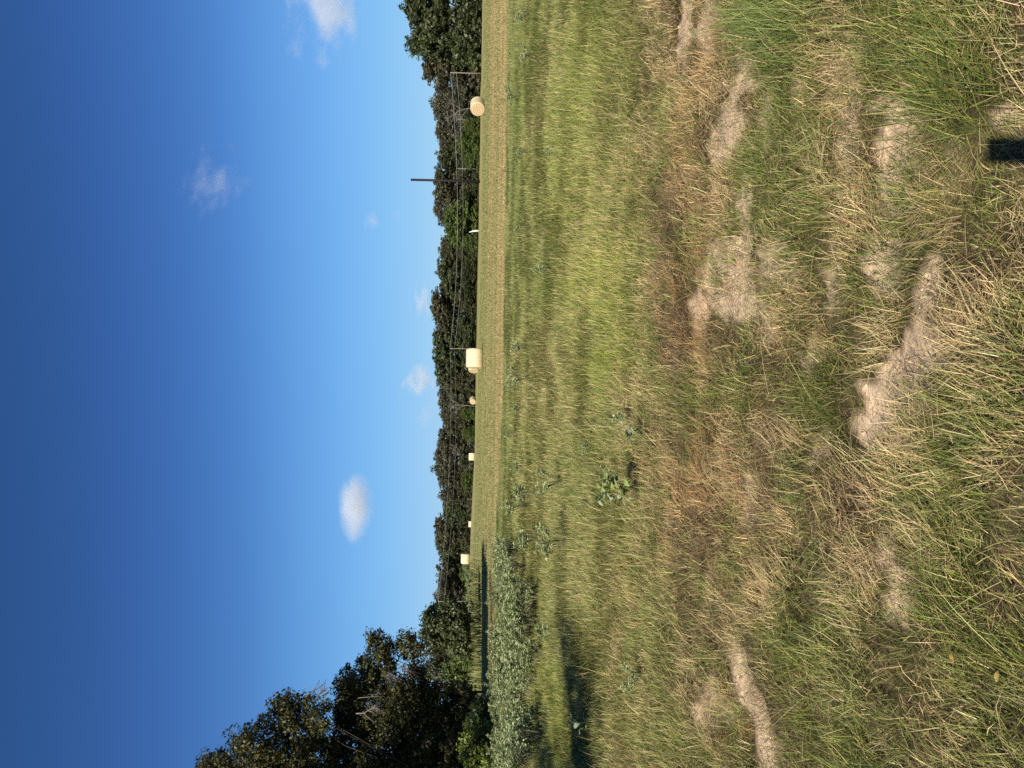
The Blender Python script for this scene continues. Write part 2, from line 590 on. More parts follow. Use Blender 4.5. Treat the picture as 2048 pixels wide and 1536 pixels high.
rust = rng.random(n) < .9 * blob_field([(1400, 600, 75, 170, 0, 1), (1380, 330, 55, 160, 0, .7), (1420, 80, 50, 90, 0, .6), (1400, 960, 70, 200, 0, .75), (1700, 330, 70, 100, 0, .35), (1640, 700, 90, 80, 0, .5), (1500, 1050, 90, 130, 0, .4), (1450, 1450, 50, 80, 0, .5)], ppx, ppy, .5, 12, 1.8)
c[rust] = pick([(.40, .235, .095), (.31, .17, .07), (.46, .30, .135), (.23, .13, .06)], rust.sum())
hollow = rng.random(n) < .75 * sstep(.52, .66, fbm(x * 2.6, y * 2.6, 87, 3))  # noise patches of dark brown thatch, the shade of hollows put into blade colour
c[hollow] = pick([(.15, .10, .055), (.11, .075, .04), (.20, .14, .075), (.26, .19, .10)], hollow.sum())
gsel = rng.random(n) > straw_frac(x, y) + .18
c[gsel] = pick(PAL_GREEN[1:2] + PAL_GREEN[3:] + PAL_OLIVE[:2] + [(.22, .22, .075), (.30, .27, .11)], gsel.sum())
me = blade_mesh('flattened_straw', x, y, L, W, ang, th0, th1, c * .85, c * 1.1, 2, M_STRAW, lift=rng.beta(1.1, 2.0, n) * .085)
tag(obj('flattened_straw', me), 'flattened dry straw matted over the near ground', kind='stuff')

# 2) living grass in small tufts on the near ground
def d_tuft(x, y):
    d = 480 * (1 - .55 * sstep(2.2, 7.5, y))
    return d * (1 - .96 * dirt_mask(x, y).clip(0, 1) ** .8) * (1.25 - straw_frac(x, y)) * (1 - sstep(7.6, 8.6, y))
tx, ty = scatter(1.25, 8.6, .60, .9, d_tuft, 640)
cnt = rng.integers(8, 18, len(tx))
idx = np.repeat(np.arange(len(tx)), cnt)
n = len(idx)
sp = rng.uniform(.012, .07, len(tx))
x = tx[idx] + rng.normal(0, 1, n) * sp[idx]
y = ty[idx] + rng.normal(0, 1, n) * sp[idx]
comb = fbm(tx * 1.4, ty * 1.4, 90, 3) * 4 * math.pi
out = np.arctan2(y - ty[idx], x - tx[idx])
ang = np.where(rng.random(n) < .55, out, comb[idx] + rng.normal(0, .6, n))
tl = rng.uniform(.045, .14, len(tx)) * (.35 + 1.4 * sstep(.3, .72, fbm(tx * 2.4, ty * 2.4, 95, 3)))
ppx, ppy = to_px(tx, ty, tx * 0)
tl = tl * (1 + 1.9 * blob_field([(1560, 60, 70, 80, 0, 1), (1640, 40, 80, 50, 0, .8), (1960, 190, 90, 80, 0, .5)], ppx, ppy, .3))
L = tl[idx] * rng.uniform(.5, 1.3, n) * .9
W = rng.uniform(.0013, .003, n) * (1 + .09 * (y - 2).clip(0))
th0 = rng.uniform(.0, 1.0, n)
th1 = th0 + rng.uniform(.25, 1.1, n)
c = pick(PAL_GREEN, n)
tone = rng.random(len(tx))
yel = (tone > .72)[idx]
c[yel] = pick(PAL_LIME, yel.sum()) * .8
lush = (blob_field([(1560, 60, 75, 90, 0, 1), (1860, 120, 50, 70, 0, .7)], ppx, ppy, .4) > .45)[idx]
c[lush] = pick([(.15, .20, .045), (.19, .23, .06), (.12, .17, .035)], lush.sum())
old = rng.random(n) < .10 + .35 * straw_frac(x, y)
c[old] = pick(PAL_STRAW + PAL_OLIVE, old.sum())
me = blade_mesh('trampled_grass', x, y, L, W, ang, th0, th1, c * .75, c * 1.12, 3, M_GRASS)
tag(obj('trampled_grass', me), 'short trampled green grass growing through the straw', kind='stuff')

# 2b) combed locks of longer straw
lx, ly = [], []
LOCKS = [(1690, 150, 30, 90, 100), (1740, 420, 40, 60, 60), (1690, 330, 40, 60, 70), (1885, 390, 34, 60, 120), (1920, 330, 30, 40, 120), (1985, 620, 30, 110, 95), (1990, 740, 30, 60, 80),
         (1880, 840, 34, 50, 40), (1790, 660, 24, 50, 90), (1480, 930, 60, 70, 60), (1520, 1050, 60, 60, 130), (1440, 1080, 40, 60, 100), (1420, 960, 60, 40, 20), (1660, 560, 50, 40, 150),
         (1720, 960, 40, 60, 60), (1600, 890, 50, 40, 110), (1560, 1180, 50, 60, 70), (1415, 1430, 24, 60, 90), (1740, 1160, 40, 50, 90), (1880, 1100, 40, 50, 60)]
bx, by, ba = [], [], []
for (cx, cy, rx, ry, an) in LOCKS:
    for j in range(6):
        p = on_ground(cx + rx * rng.normal(0, .6), cy + ry * rng.normal(0, .6))
        a0 = math.radians(an) + rng.normal(0, .7)
        m_ = rng.integers(14, 42)
        bx.append(p[0] + rng.normal(0, .05, m_)); by.append(p[1] + rng.normal(0, .05, m_)); ba.append(a0 + rng.normal(0, .34, m_))
x, y, ang = np.concatenate(bx), np.concatenate(by), np.concatenate(ba)
n = len(x)
th0 = rng.uniform(1.0, 1.5, n)
c = pick([(.50, .39, .19), (.42, .31, .14), (.32, .22, .10), (.50, .41, .22)], n)
me = blade_mesh('straw_locks', x, y, rng.uniform(.06, .19, n), rng.uniform(.0012, .0024, n) * (1 + .06 * y), ang, th0, th0 + rng.normal(.2, .2, n), c * .85, c * 1.1, 3, M_STRAW, lift=rng.uniform(.005, .06, n))
tag(obj('straw_locks', me), 'combed locks of longer dry straw on the trampled ground', kind='stuff')

# 3) loose long stems lying across everything near
x, y = scatter(1.4, 8.2, .60, .8, lambda x, y: 9 * (1 - .9 * dirt_mask(x, y)) + 2, 12)
n = len(x)
c = pick([(.52, .41, .20), (.56, .46, .24), (.40, .38, .14), (.30, .30, .10)], n)
th0 = rng.uniform(.9, 1.45, n)
me = blade_mesh('loose_stems', x, y, rng.uniform(.12, .36, n), rng.uniform(.0014, .0027, n) * (1 + .06 * y), rng.uniform(0, 6.28, n), th0,
                th0 + rng.uniform(.05, .6, n), c, c * 1.1, 4, M_STRAW, lift=rng.uniform(.01, .07, n))
tag(obj('loose_stems', me), 'long pale stems lying loose over the trampled grass', kind='stuff')

# 4) the standing meadow
def d_meadow(x, y):
    d = 560 + 2900 * np.exp(-(y - 6) / 6.5)
    f = meadow_front(x)
    d = d * sstep(-.5, .5, y - f)
    e = field_edge(x)
    return d * (1 - sstep(-.8, .3, y - e))
x, y = scatter(5.2, 40, .56, 1.6, d_meadow, 3480)
n = len(x)
px, py = to_px(x, y, x * 0)
lime = blob_field([(1170, 330, 60, 230, 0, .42), (1225, 560, 60, 130, 0, .75), (1250, 690, 60, 90, 0, .75), (1190, 120, 60, 140, 0, .35), (1170, 560, 50, 120, 0, .5),
                   (1260, 330, 40, 80, 0, .4), (1140, 1420, 40, 100, 0, .35), (1080, 1400, 30, 90, 0, .3)], px, py, .6, 3, 2.0)
dry = np.clip(.25 + (fbm(x * .45, y * .13, 100, 4) - .5) * 1.7 + .35 * blob_field([(1110, 600, 70, 260, 0, 1), (1080, 950, 60, 120, 0, .7), (1230, 1200, 90, 160, 0, .6),
              (1330, 800, 60, 300, 0, .8), (1300, 1400, 100, 160, 0, .5)], px, py, .6, 4, 2.2), 0, 1)
patch = fbm(x * .8, y * .22, 103, 3)
L = rng.uniform(.06, .20, n) * (.72 + .55 * patch) * (1 - .30 * sstep(26, 31, y)) * (.75 + .25 * sstep(0, 1.5, y - meadow_front(x)))
ang = fbm(x * .5, y * .5, 105, 3) * 4 * math.pi + rng.normal(0, 1.1, n)
th0 = np.abs(rng.normal(.25, .6, n))
th1 = th0 + np.abs(rng.normal(1.0, .7, n))
W = rng.uniform(.0024, .0046, n) * (.55 + .065 * y).clip(.9, 2.4)
c = pick(PAL_OLIVE[:3] + PAL_GREEN[:1], n)
s = rng.random(n) < lime
c[s] = pick(PAL_LIME, s.sum())
s = rng.random(n) < dry * .42
c[s] = pick(PAL_OLIVE[3:] + PAL_STRAW[:2], s.sum())
far_g = (rng.random(n) < .55 * sstep(20, 28, y))
c[far_g] = pick([(.15, .18, .055), (.185, .20, .06)], far_g.sum())
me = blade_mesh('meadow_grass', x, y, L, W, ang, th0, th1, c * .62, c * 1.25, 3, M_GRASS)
tag(obj('meadow_grass', me), 'standing meadow grass, olive and lime green with straw', kind='stuff')

# 5) thin seed stems above the meadow
x, y = scatter(5.6, 30, .56, 1.6, lambda x, y: (6 + 26 * np.exp(-(y - 6) / 6)) * (.3 + 1.4 * fbm(x * .7, y * .5, 110, 3)) * (y > meadow_front(x) - .2), 110)
n = len(x)
c = pick([(.46, .38, .17), (.40, .36, .13), (.52, .42, .22), (.36, .35, .11)], n)
me = blade_mesh('seed_stems', x, y, rng.uniform(.16, .46, n), rng.uniform(.0016, .0028, n) * (.6 + .05 * y), rng.uniform(0, 6.28, n), np.abs(rng.normal(.25, .5, n)),
                np.abs(rng.normal(.9, .6, n)), c, c * 1.1, 4, M_STRAW)
tag(obj('seed_stems', me), 'thin yellow seed stems rising out of the meadow grass', kind='stuff')

# 6) stubble on the mown hay field
x, y = scatter(29, 95, .56, 3, lambda x, y: 75 * np.exp(-(y - 31) / 28), 75)
n = len(x)
e = field_edge(x)
ok = y > e - .3
x, y = x[ok], y[ok]
n = len(x)
c = field_colour(x, y) * rng.uniform(.7, 1.3, n)[:, None]
me = blade_mesh('hay_stubble', x, y, rng.uniform(.05, .13, n), rng.uniform(.02, .05, n) * (y / 40), rng.uniform(0, 6.28, n), rng.uniform(.1, .9, n), rng.uniform(.5, 1.2, n), c * .8, c * 1.1, 1, M_STRAW)
tag(obj('hay_stubble', me), 'short cut stubble of the mown hay field', kind='stuff')

# 7) rough grass bank below the trees on the left of the field
x, y = scatter(58, 100, .5, 0, lambda x, y: 26 * np.exp(-((x + .42 * y) / (.10 * y)) ** 2) + 12 * (x < -.40 * y), 26, -62, -14)
n = len(x)
c = pick([(.17, .19, .06), (.22, .22, .075), (.13, .16, .05), (.28, .25, .10)], n)
me = blade_mesh('bank_grass', x, y, rng.uniform(.4, 1.0, n), rng.uniform(.03, .07, n), rng.uniform(0, 6.28, n), np.abs(rng.normal(.1, .2, n)), np.abs(rng.normal(.5, .3, n)), c * .75, c * 1.1, 2, M_GRASS)
tag(obj('bank_grass', me), 'tall rough grass on the bank beside the trees', kind='stuff')

# 8) crumbs and small clods on the bare soil
x, y = scatter(1.3, 7.6, .6, .5, lambda x, y: 700 * dirt_mask(x, y).clip(0, 1) ** 2, 700)
n = len(x)
r_ = rng.gamma(2.0, .0022, n).clip(.0015, .016) * (.8 + .1 * y)
z = height(x, y) - dirt_mask(x, y) * .012
ico = np.array([(1, 0, -.3), (-.5, .87, -.3), (-.5, -.87, -.3), (.4, .5, .7), (-.6, .1, .8), (.3, -.6, .6)])
V = ico[None] * rng.uniform(.6, 1.4, (n, 6, 3)) * r_[:, None, None] + np.stack((x, y, z), 1)[:, None]
F = np.array([(0, 1, 3), (1, 4, 3), (1, 2, 4), (2, 5, 4), (2, 0, 5), (0, 3, 5), (3, 4, 5)])
C = np.repeat(SAND * rng.uniform(.55, 1.15, n)[:, None], 6, 0)
me = new_mesh('soil_crumbs', V.reshape(-1, 3), (np.arange(n)[:, None, None] * 6 + F[None]).reshape(-1, 3), np.full(n * 7, 3), M_GROUND, C)
tag(obj('soil_crumbs', me), 'crumbs and small clods of sandy soil on the bare patches', kind='stuff')

# ------------------------------------------------------------------ trees
def crown_mesh(name, lobes, clumps, per, size, crad, pal, m, seed, inner=.5, droop=.0):
    """leaves as small folded-free quads gathered in clumps on the outside of several lobes"""
    r = np.random.default_rng(seed)
    lob = np.array(lobes, float)
    wts = (lob[:, 3] * lob[:, 4] * lob[:, 5]) ** (2 / 3)
    pick_ = r.choice(len(lob), clumps, p=wts / wts.sum())
    d = r.normal(0, 1, (clumps, 3))
    d /= np.linalg.norm(d, axis=1)[:, None]
    rad = inner + (1 - inner) * r.random(clumps) ** .5
    rad *= r.uniform(.86, 1.12, clumps)
    cc = lob[pick_, :3] + d * lob[pick_, 3:6] * rad[:, None]
    cs = r.uniform(.55, 1.4, clumps) * crad
    tone = r.uniform(.55, 1.4, clumps)
    idx = np.repeat(np.arange(clumps), (per * r.uniform(.5, 1.5, clumps)).astype(int) + 2)
    n = len(idx)
    off = r.normal(0, 1, (n, 3))
    off /= np.linalg.norm(off, axis=1)[:, None]
    off *= (r.random(n) ** .45)[:, None] * cs[idx][:, None]
    off[:, 2] *= .7
    p = cc[idx] + off
    p[:, 2] -= droop * r.random(n)
    nrm = off / (np.linalg.norm(off, axis=1)[:, None] + 1e-6) * .6 + d[idx] * .3 + r.normal(0, .65, (n, 3)) + np.array([0, 0, .35])
    nrm /= np.linalg.norm(nrm, axis=1)[:, None]
    t = np.cross(nrm, r.normal(0, 1, (n, 3)))
    t /= np.linalg.norm(t, axis=1)[:, None] + 1e-6
    b = np.cross(nrm, t)
    s = (size * r.uniform(.6, 1.4, n))[:, None]
    V = np.stack((p - t * s, p + b * s * .55 + nrm * s * .12, p + t * s, p - b * s * .55 + nrm * s * .12), 1).reshape(-1, 3)
    pal = np.array(pal)
    c = pal[r.integers(0, len(pal), n)] * (tone[idx] * r.uniform(.7, 1.35, n))[:, None]
    C = np.repeat(c, 4, 0)
    q = np.arange(n * 4).reshape(-1, 4)
    return new_mesh(name, V, q, np.full(n, 4), m, C)

def limbs_geo(h, r0, lobes, seed, ns=6, twigs=0, base=(0, 0), lean=(0, 0), split=.28):
    r = random.Random(seed)
    g = Geo()
    top = h * .8
    pts = [(base[0] + lean[0] * t + .12 * r.uniform(-1, 1) * (t > 0) * h * .06, base[1] + lean[1] * t + .12 * r.uniform(-1, 1) * (t > 0) * h * .06, -.3 + (top + .3) * t) for t in np.linspace(0, 1, 7)]
    g.tube(pts, [r0 * (1.25 if i == 0 else 1) * (1 - .13 * i) for i in range(7)], ns + 2)
    P = np.array(pts)
    for (cx, cy, cz, rx, ry, rz) in lobes:
        k = min(max(int(round((split + .3 * cz / h) * 6 - 1)), 1), 4)
        a = P[k]
        e = np.array((cx, cy, cz + .2 * rz))
        mid = a * .5 + e * .5 + np.array((r.uniform(-1, 1), r.uniform(-1, 1), .6)) * .06 * h
        line = [a, a * .65 + mid * .35, mid, mid * .4 + e * .6, e]
        g.tube(line, [r0 * .5, r0 * .4, r0 * .28, r0 * .18, r0 * .06], ns)
        for j in range(3 + twigs):
            q = mid * (1 - j / (3 + twigs)) + e * (j / (3 + twigs))
            f = q + np.array((r.uniform(-1, 1) * rx, r.uniform(-1, 1) * ry, r.uniform(-.1, 1) * rz)) * .8
            g.tube([q, q * .5 + f * .5 + np.array((0, 0, .03 * h)), f], [r0 * .16, r0 * .10, r0 * .03], max(3, ns - 2))
    return g

def dead_geo(seed, h, r0, n=5, spread=.5, depth=3, ns=5, up=.7):
    """bare branching wood"""
    r = random.Random(seed)
    g = Geo()
    def grow_(p, d, L, rad, k):
        pts = [np.array(p, float)]
        d = np.array(d, float)
        for i in range(4):
            d = d + np.array((r.uniform(-1, 1), r.uniform(-1, 1), r.uniform(-.6, 1))) * .16
            d /= np.linalg.norm(d)
            pts.append(pts[-1] + d * L / 4)
        g.tube(pts, [rad, rad * .88, rad * .75, rad * .62, rad * (.45 if k else .15)], ns if k > 1 else 4)
        if k:
            for j in range(n if k == depth else 3):
                q = pts[r.choice((2, 3, 4)) if k < depth else r.choice((2, 3, 4, 4))]
                nd = d + np.array((r.uniform(-1, 1), r.uniform(-1, 1), r.uniform(-.3, up))) * spread * 1.6
                nd /= np.linalg.norm(nd)
                grow_(q, nd, L * r.uniform(.45, .7), rad * .5, k - 1)
    grow_((0, 0, -.1), (0, 0, 1), h * .5, r0, depth)
    return g

OAK = [(.046, .058, .020), (.060, .069, .025), (.038, .049, .018), (.072, .077, .030), (.054, .062, .030)]
OAK_GREEN = [(.045, .062, .018), (.055, .072, .022), (.036, .052, .016), (.065, .078, .028)]
OAK_BROWN = [(.055, .055, .024), (.068, .062, .03), (.043, .043, .02), (.08, .072, .036)]
DUSTY = [(.075, .073, .042), (.09, .084, .052), (.06, .06, .034)]
FRESH = [(.075, .105, .022), (.095, .125, .028), (.06, .09, .02)]
NEARP = [(.045, .05, .014), (.06, .058, .016), (.035, .042, .013), (.085, .068, .02), (.055, .06, .022)]

def lobes_for(seed, wide, low=.12, k=9):
    """crown lobes of a tree one metre high (scaled later), wide = half width"""
    r = random.Random(seed)
    L = [(0, 0, .62, wide * .72, wide * .72, .30)]
    for i in range(k):
        a = 2 * math.pi * i / k + r.uniform(-.4, .4)
        z = r.uniform(low + .15, .80)
        q = wide * r.uniform(.42, .70) * (1.05 - .5 * max(0, z - .55))
        s = r.uniform(.15, .24)
        L.append((q * math.cos(a), q * math.sin(a), z, wide * r.uniform(.3, .5), wide * r.uniform(.3, .5), s))
    for i in range(3):
        L.append((r.uniform(-.35, .35) * wide, r.uniform(-.35, .35) * wide, r.uniform(.74, .86), wide * .38, wide * .38, .14))
    for i in range(5):
        a = 2 * math.pi * i / 5 + r.uniform(-.4, .4)
        L.append((.55 * wide * math.cos(a), .55 * wide * math.sin(a), low + .1, wide * .42, wide * .42, .13))
    return L

def tree_proto(seed, pal, H0=12.0, wide=.36, low=.0, clumps=520, per=24, size=.24, crad=.68):
    lb = [tuple(v * H0 for v in l) for l in lobes_for(seed, wide, low)]
    cr = crown_mesh('crown', lb, clumps, per, size, crad, pal, M_LEAF, seed, .2)
    tr = limbs_geo(H0, H0 * .014, lb[1:10], seed, 5).mesh('trunk', M_BARK, True)
    return H0, H0 * wide, tr, cr
PROTO = {'bush': [tree_proto(s, OAK, wide=.42, low=-.1) for s in (21, 22, 23)], 'oak': [tree_proto(s, pl, wide=wd) for s, wd, pl in ((1, .40, OAK), (2, .46, OAK_GREEN), (3, .36, OAK_BROWN), (4, .43, OAK), (31, .42, OAK_GREEN), (32, .45, OAK_BROWN))],
         'dusty': [tree_proto(s, DUSTY, wide=wd, clumps=430) for s, wd in ((5, .38), (6, .42))],
         'fresh': [tree_proto(s, FRESH, wide=wd, low=.02) for s, wd in ((8, .42), (9, .5))]}

def plant_tree(name, px, py, base_y, Y, half, kind, i, label, cat='tree', group='trees of the far tree line'):
    """tree whose top stands at picture px, py, rooted on the ground at depth Y"""
    p = at_depth(px - (7 if kind in ('oak', 'dusty') else 0), py, Y)
    z0 = float(height(p[0], Y, False))
    H0, W0, tr, cr = PROTO[kind][i % len(PROTO[kind])]
    h = p[2] - z0
    sw = half / FPX * Y / W0
    t = empty(name, (p[0], Y, z0), label, cat, group, rz=random.uniform(0, 6.28))
    t.scale = (sw, sw, h / H0 * .985)
    obj('trunk', tr, t)
    obj('crown', cr, t)
    return t

TREES = [  # top px, py, half width px, depth, kind, label
 (798, 14, 62, 150, 'oak', 'tallest dark oak of the far tree line, at its right hand end'),
 (815, 72, 46, 152, 'oak', 'tall dark oak second from the right hand end of the tree line'),
 (846, 116, 40, 158, 'oak', 'dark oak stepping down between the tall right end group and the slim wooden pole'),
 (872, 160, 38, 185, 'dusty', 'dull olive tree directly behind the rightmost slim utility pole'),
 (864, 212, 38, 195, 'dusty', 'thin crowned greyish tree with bare branches above the right hay bale'),
 (869, 262, 34, 196, 'dusty', 'grey olive tree just left of the bare branches above the right bale'),
 (873, 304, 34, 198, 'oak', 'round dark tree behind the bright green shrub near the black pole'),
 (893, 334, 22, 204, 'oak', 'low tree in the notch of the skyline right of the black pole'),
 (871, 372, 32, 198, 'oak', 'dark tree standing right behind the tall black pole'),
 (865, 412, 34, 200, 'dusty', 'tree with a ragged top just left of the tall black pole'),
 (884, 452, 38, 190, 'fresh', 'bright green tree above the white bare trunk'),
 (877, 508, 34, 205, 'oak', 'dark rounded tree immediately left of the bright green tree'),
 (873, 546, 34, 204, 'oak', 'dark domed tree second left of the bright green tree'),
 (884, 582, 26, 208, 'oak', 'lower dark tree in the dip right of the broad oak group'),
 (864, 626, 38, 205, 'oak', 'broad dark oak to the right of the slim pole behind the middle bale'),
 (863, 668, 36, 206, 'oak', 'broad dark oak whose left edge meets the pole above the middle bale'),
 (864, 708, 36, 206, 'oak', 'broad dark oak directly above the middle bale'),
 (874, 748, 32, 208, 'oak', 'sloping dark oak left of the middle bale, under the small white cloud'),
 (891, 780, 22, 212, 'oak', 'low tree in the notch between the broad oaks and the bare tree'),
 (876, 806, 26, 214, 'dusty', 'sparse tree with a forked bare trunk above the small round bale end'),
 (892, 846, 24, 220, 'oak', 'low tree left of the sparse tree with the bare trunk'),
 (877, 878, 28, 224, 'dusty', 'pale olive tree leaning over the square far bale from the right'),
 (868, 912, 30, 226, 'dusty', 'pale olive tree with the highest top above the square far bale'),
 (886, 952, 26, 230, 'oak', 'small dark tree left of the square far bale'),
 (883, 990, 24, 234, 'dusty', 'small olive tree between the two left far bales'),
 (892, 1022, 24, 238, 'oak', 'low dark tree just right of the smallest far bale'),
 (871, 1062, 30, 240, 'oak', 'round topped dark tree above the smallest far bale'),
 (870, 1092, 26, 240, 'oak', 'twin dark tree between the smallest bale and the leftmost bale'),
 (888, 1126, 26, 240, 'oak', 'low dark tree above the leftmost hay bale'),
 (874, 1158, 30, 235, 'oak', 'dark tree left of the leftmost hay bale'),
 (872, 1196, 30, 230, 'dusty', 'tree behind the slim leftmost utility pole'),
 (866, 1236, 32, 225, 'oak', 'tree whose top shows over the dark round bush'),
]
for i, (px, py, half, Y, kind, label) in enumerate(TREES):
    plant_tree('oak_tree' if kind == 'oak' else 'green_tree' if kind == 'fresh' else 'olive_tree', px, py, 0, Y, half * 1.36, kind, i, label)

for i, py in enumerate(np.linspace(150, 1240, 20)):
    plant_tree('oak_tree', 884 + random.uniform(-5, 5), py + random.uniform(-12, 12), 0, np.interp(py, [150, 700, 1240], [225, 236, 268]), random.uniform(34, 44), 'oak', i,
               'dark tree of the second row showing between the front crowns', group='second row of the far tree line')
# undergrowth at the foot of the tree line: low bushes that close it off
for i, py in enumerate(np.linspace(-10, 1290, 52)):
    Y = np.interp(py, [0, 140, 700, 1000, 1290], [142, 180, 202, 234, 244]) + random.uniform(-5, 5)
    px = np.interp(py, [0, 600, 1290], [918, 921, 905]) + random.uniform(-8, 8)
    plant_tree('dark_bush', px, py, 0, Y + 4, random.uniform(22, 32), 'bush', i, 'dark low bush filling the foot of the far tree line', 'bush', 'dark bushes at the foot of the tree line')
SHRUBS = [(913, 285, 28, 178, 'fresh', 'broad bright green shrub between the right bale and the black pole'),
          (924, 252, 22, 177, 'fresh', 'smaller bright green shrub touching the right hay bale'),
          (926, 322, 20, 180, 'fresh', 'lighter green shrub at the foot of the bare snag by the black pole'),
          (922, 482, 20, 185, 'fresh', 'fresh green shrub left of the white bare trunk'),
          (920, 822, 20, 200, 'fresh', 'green shrub left of the round bale end below the bare tree'),
          (921, 868, 18, 206, 'fresh', 'green shrub right of the square far bale'),
          (919, 960, 22, 212, 'fresh', 'green shrub in the gap left of the square far bale'),
          (916, 1148, 20, 150, 'fresh', 'mid green bush just left of the leftmost hay bale')]
for i, (px, py, half, Y, kind, label) in enumerate(SHRUBS):
    plant_tree('green_bush', px, py, 0, Y, half, kind, i, label, 'bush', 'green bushes before the tree line')

# bare wood among the trees
def bare_tree(name, px, py, Y, r0, seed, label, depth=3, n=5, spread=.5, basepx=None, up=.7):
    p = at_depth(px, py, Y)
    z0 = float(height(p[0], Y, False))
    h = p[2] - z0
    t = empty(name, (p[0], Y, z0), label, 'bare tree', 'bare dead trees of the tree line')
    me = dead_geo(seed, h * 1.05, r0, n, spread, depth, 5, up).mesh('bare_branches', M_TWIG, True)
    o = obj('bare_branches', me, t)
    return t
bare_tree('bare_tree', 868, 212, 176, .10, 3, 'grey leafless tree with a tangle of branches above the right bale', 4, 5, .75)
bare_tree('bare_tree', 872, 238, 177, .09, 14, 'grey leafless tree leaning left of the other bare one above the right bale', 4, 5, .8)
bare_tree('bare_tree', 886, 812, 198, .11, 5, 'pale forked bare tree above the small round bale end', 3, 3, .45)
p = at_depth(914, 337, 184)
t = empty('bare_tree', (p[0], 184, float(height(p[0], 184, False))), 'short pale snag just right of the tall black pole', 'bare tree', 'bare dead trees of the tree line')
g = Geo()
hh = p[2] - t.location.z
g.tube([(.1, 0, -.2), (.06, 0, hh * .4), (0, 0, hh * .8), (.05, 0, hh)], [.15, .13, .10, .05], 6)
g.tube([(0, 0, hh * .78), (-.35, 0, hh * .9), (-.75, 0, hh * .96)], [.06, .045, .02], 5)
g.tube([(.02, 0, hh * .6), (-.3, 0, hh * .66), (-.5, 0, hh * .62)], [.045, .03, .02], 5)
obj('bare_branches', g.mesh('bare_branches', M_TWIG, True), t)
bare_tree('bare_tree', 908, 160, 170, .12, 9, 'thin leafless sapling beside the rightmost slim pole', 2, 4, .6)
p = at_depth(938, 462, 176)
t = empty('dead_tree', (p[0], 176, float(height(p[0], 176, False))), 'bleached white bare trunk below the bright green tree', 'dead trunk')
g = Geo()
hh = p[2] - t.location.z
g.tube([(.12, 0, -.2), (.08, 0, hh * .3), (-.05, 0, hh * .65), (-.28, 0, hh)], [.26, .22, .16, .05], 7)
g.tube([(0, 0, hh * .45), (.16, 0, hh * .58), (.2, 0, hh * .68)], [.08, .05, .02], 5)
obj('weathered_wood', g.mesh('weathered_wood', solid('bleached_wood', (.6, .56, .5), .8, .15, 4), True), t)

# --- the near trees on the left
def near_tree(name, X, Y, h, lobes, clumps, per, size, crad, seed, label, pal=NEARP, r0=.22, twigs=2, lean=(0, 0), group='near trees on the left', cat='tree', inner=.35):
    z0 = float(height(X, Y, False))
    t = empty(name, (X, Y, z0), label, cat, group)
    obj('crown', crown_mesh('crown', lobes, clumps, per, size, crad, pal, M_LEAF, seed, inner), t)
    obj('trunk', limbs_geo(h, r0, lobes, seed, 6, twigs, lean=lean).mesh('trunk', M_DARKBARK, True), t)
    return t
def lobe_px(X, Y, px, py, rx, rz, dy=0, ry=None):
    """lobe given where it shows: centre in picture, half sizes in picture"""
    p = at_depth(px, py, Y + dy)
    s = (Y + dy) / FPX
    z0 = float(height(X, Y, False))
    return (p[0] - X, dy, p[2] - z0, rx * s, (ry or rx) * s, rz * s)

XA, YA = -20.2, 40.0
LA = [lobe_px(XA, YA, *a) for a in [
    (470, 1550, 60, 75), (545, 1480, 62, 62, 1.2), (560, 1560, 80, 80, -1), (630, 1530, 80, 50, .5), (500, 1500, 42, 50, -.8),
    (600, 1425, 42, 40, .4), (640, 1435, 40, 26, -.5), (440, 1580, 60, 60), (700, 1640, 60, 50, 1), (520, 1640, 120, 110, 0), (620, 1690, 130, 90, 1.5),
    (425, 1528, 26, 34, .3), (575, 1415, 30, 30, 1)]]
LA += [lobe_px(XA, YA, *a) for a in [(740, 1580, 80, 60, .5), (820, 1600, 80, 70), (900, 1570, 60, 40, .5)]]
near_tree('tall_tree', XA, YA, 14.5, LA, 2000, 48, .082, .48, 41, 'tallest near tree, cut off by the left end of the view, with a sunlit top', r0=.075)
XB, YB = -17.0, 42.5
LB = [lobe_px(XB, YB, *a) for a in [
    (740, 1400, 60, 60), (720, 1360, 45, 42, .8), (760, 1330, 38, 34, -.5), (760, 1300, 28, 28, .3), (810, 1285, 22, 20), (830, 1300, 26, 22, .5), (695, 1420, 46, 30, .6),
    (790, 1440, 80, 60, -.8), (700, 1490, 66, 40), (770, 1510, 80, 60, 1), (850, 1470, 90, 55), (880, 1420, 60, 36, .4), (860, 1530, 80, 60, -.5), (905, 1490, 80, 34, .5),
    (870, 1335, 26, 22, -.3), (900, 1540, 60, 40), (745, 1275, 16, 14), (690, 1385, 26, 20, -.4)]]
LB += [lobe_px(XB, YB, *a) for a in [(930, 1440, 60, 30), (925, 1390, 40, 26, .4), (830, 1400, 70, 50, .6), (950, 1520, 50, 26, .3)]]
tb = near_tree('spreading_tree', XB, YB, 7.6, LB, 2000, 46, .080, .44, 43, 'lower spreading near tree with bare grey branches in its crown', r0=.07, twigs=4)
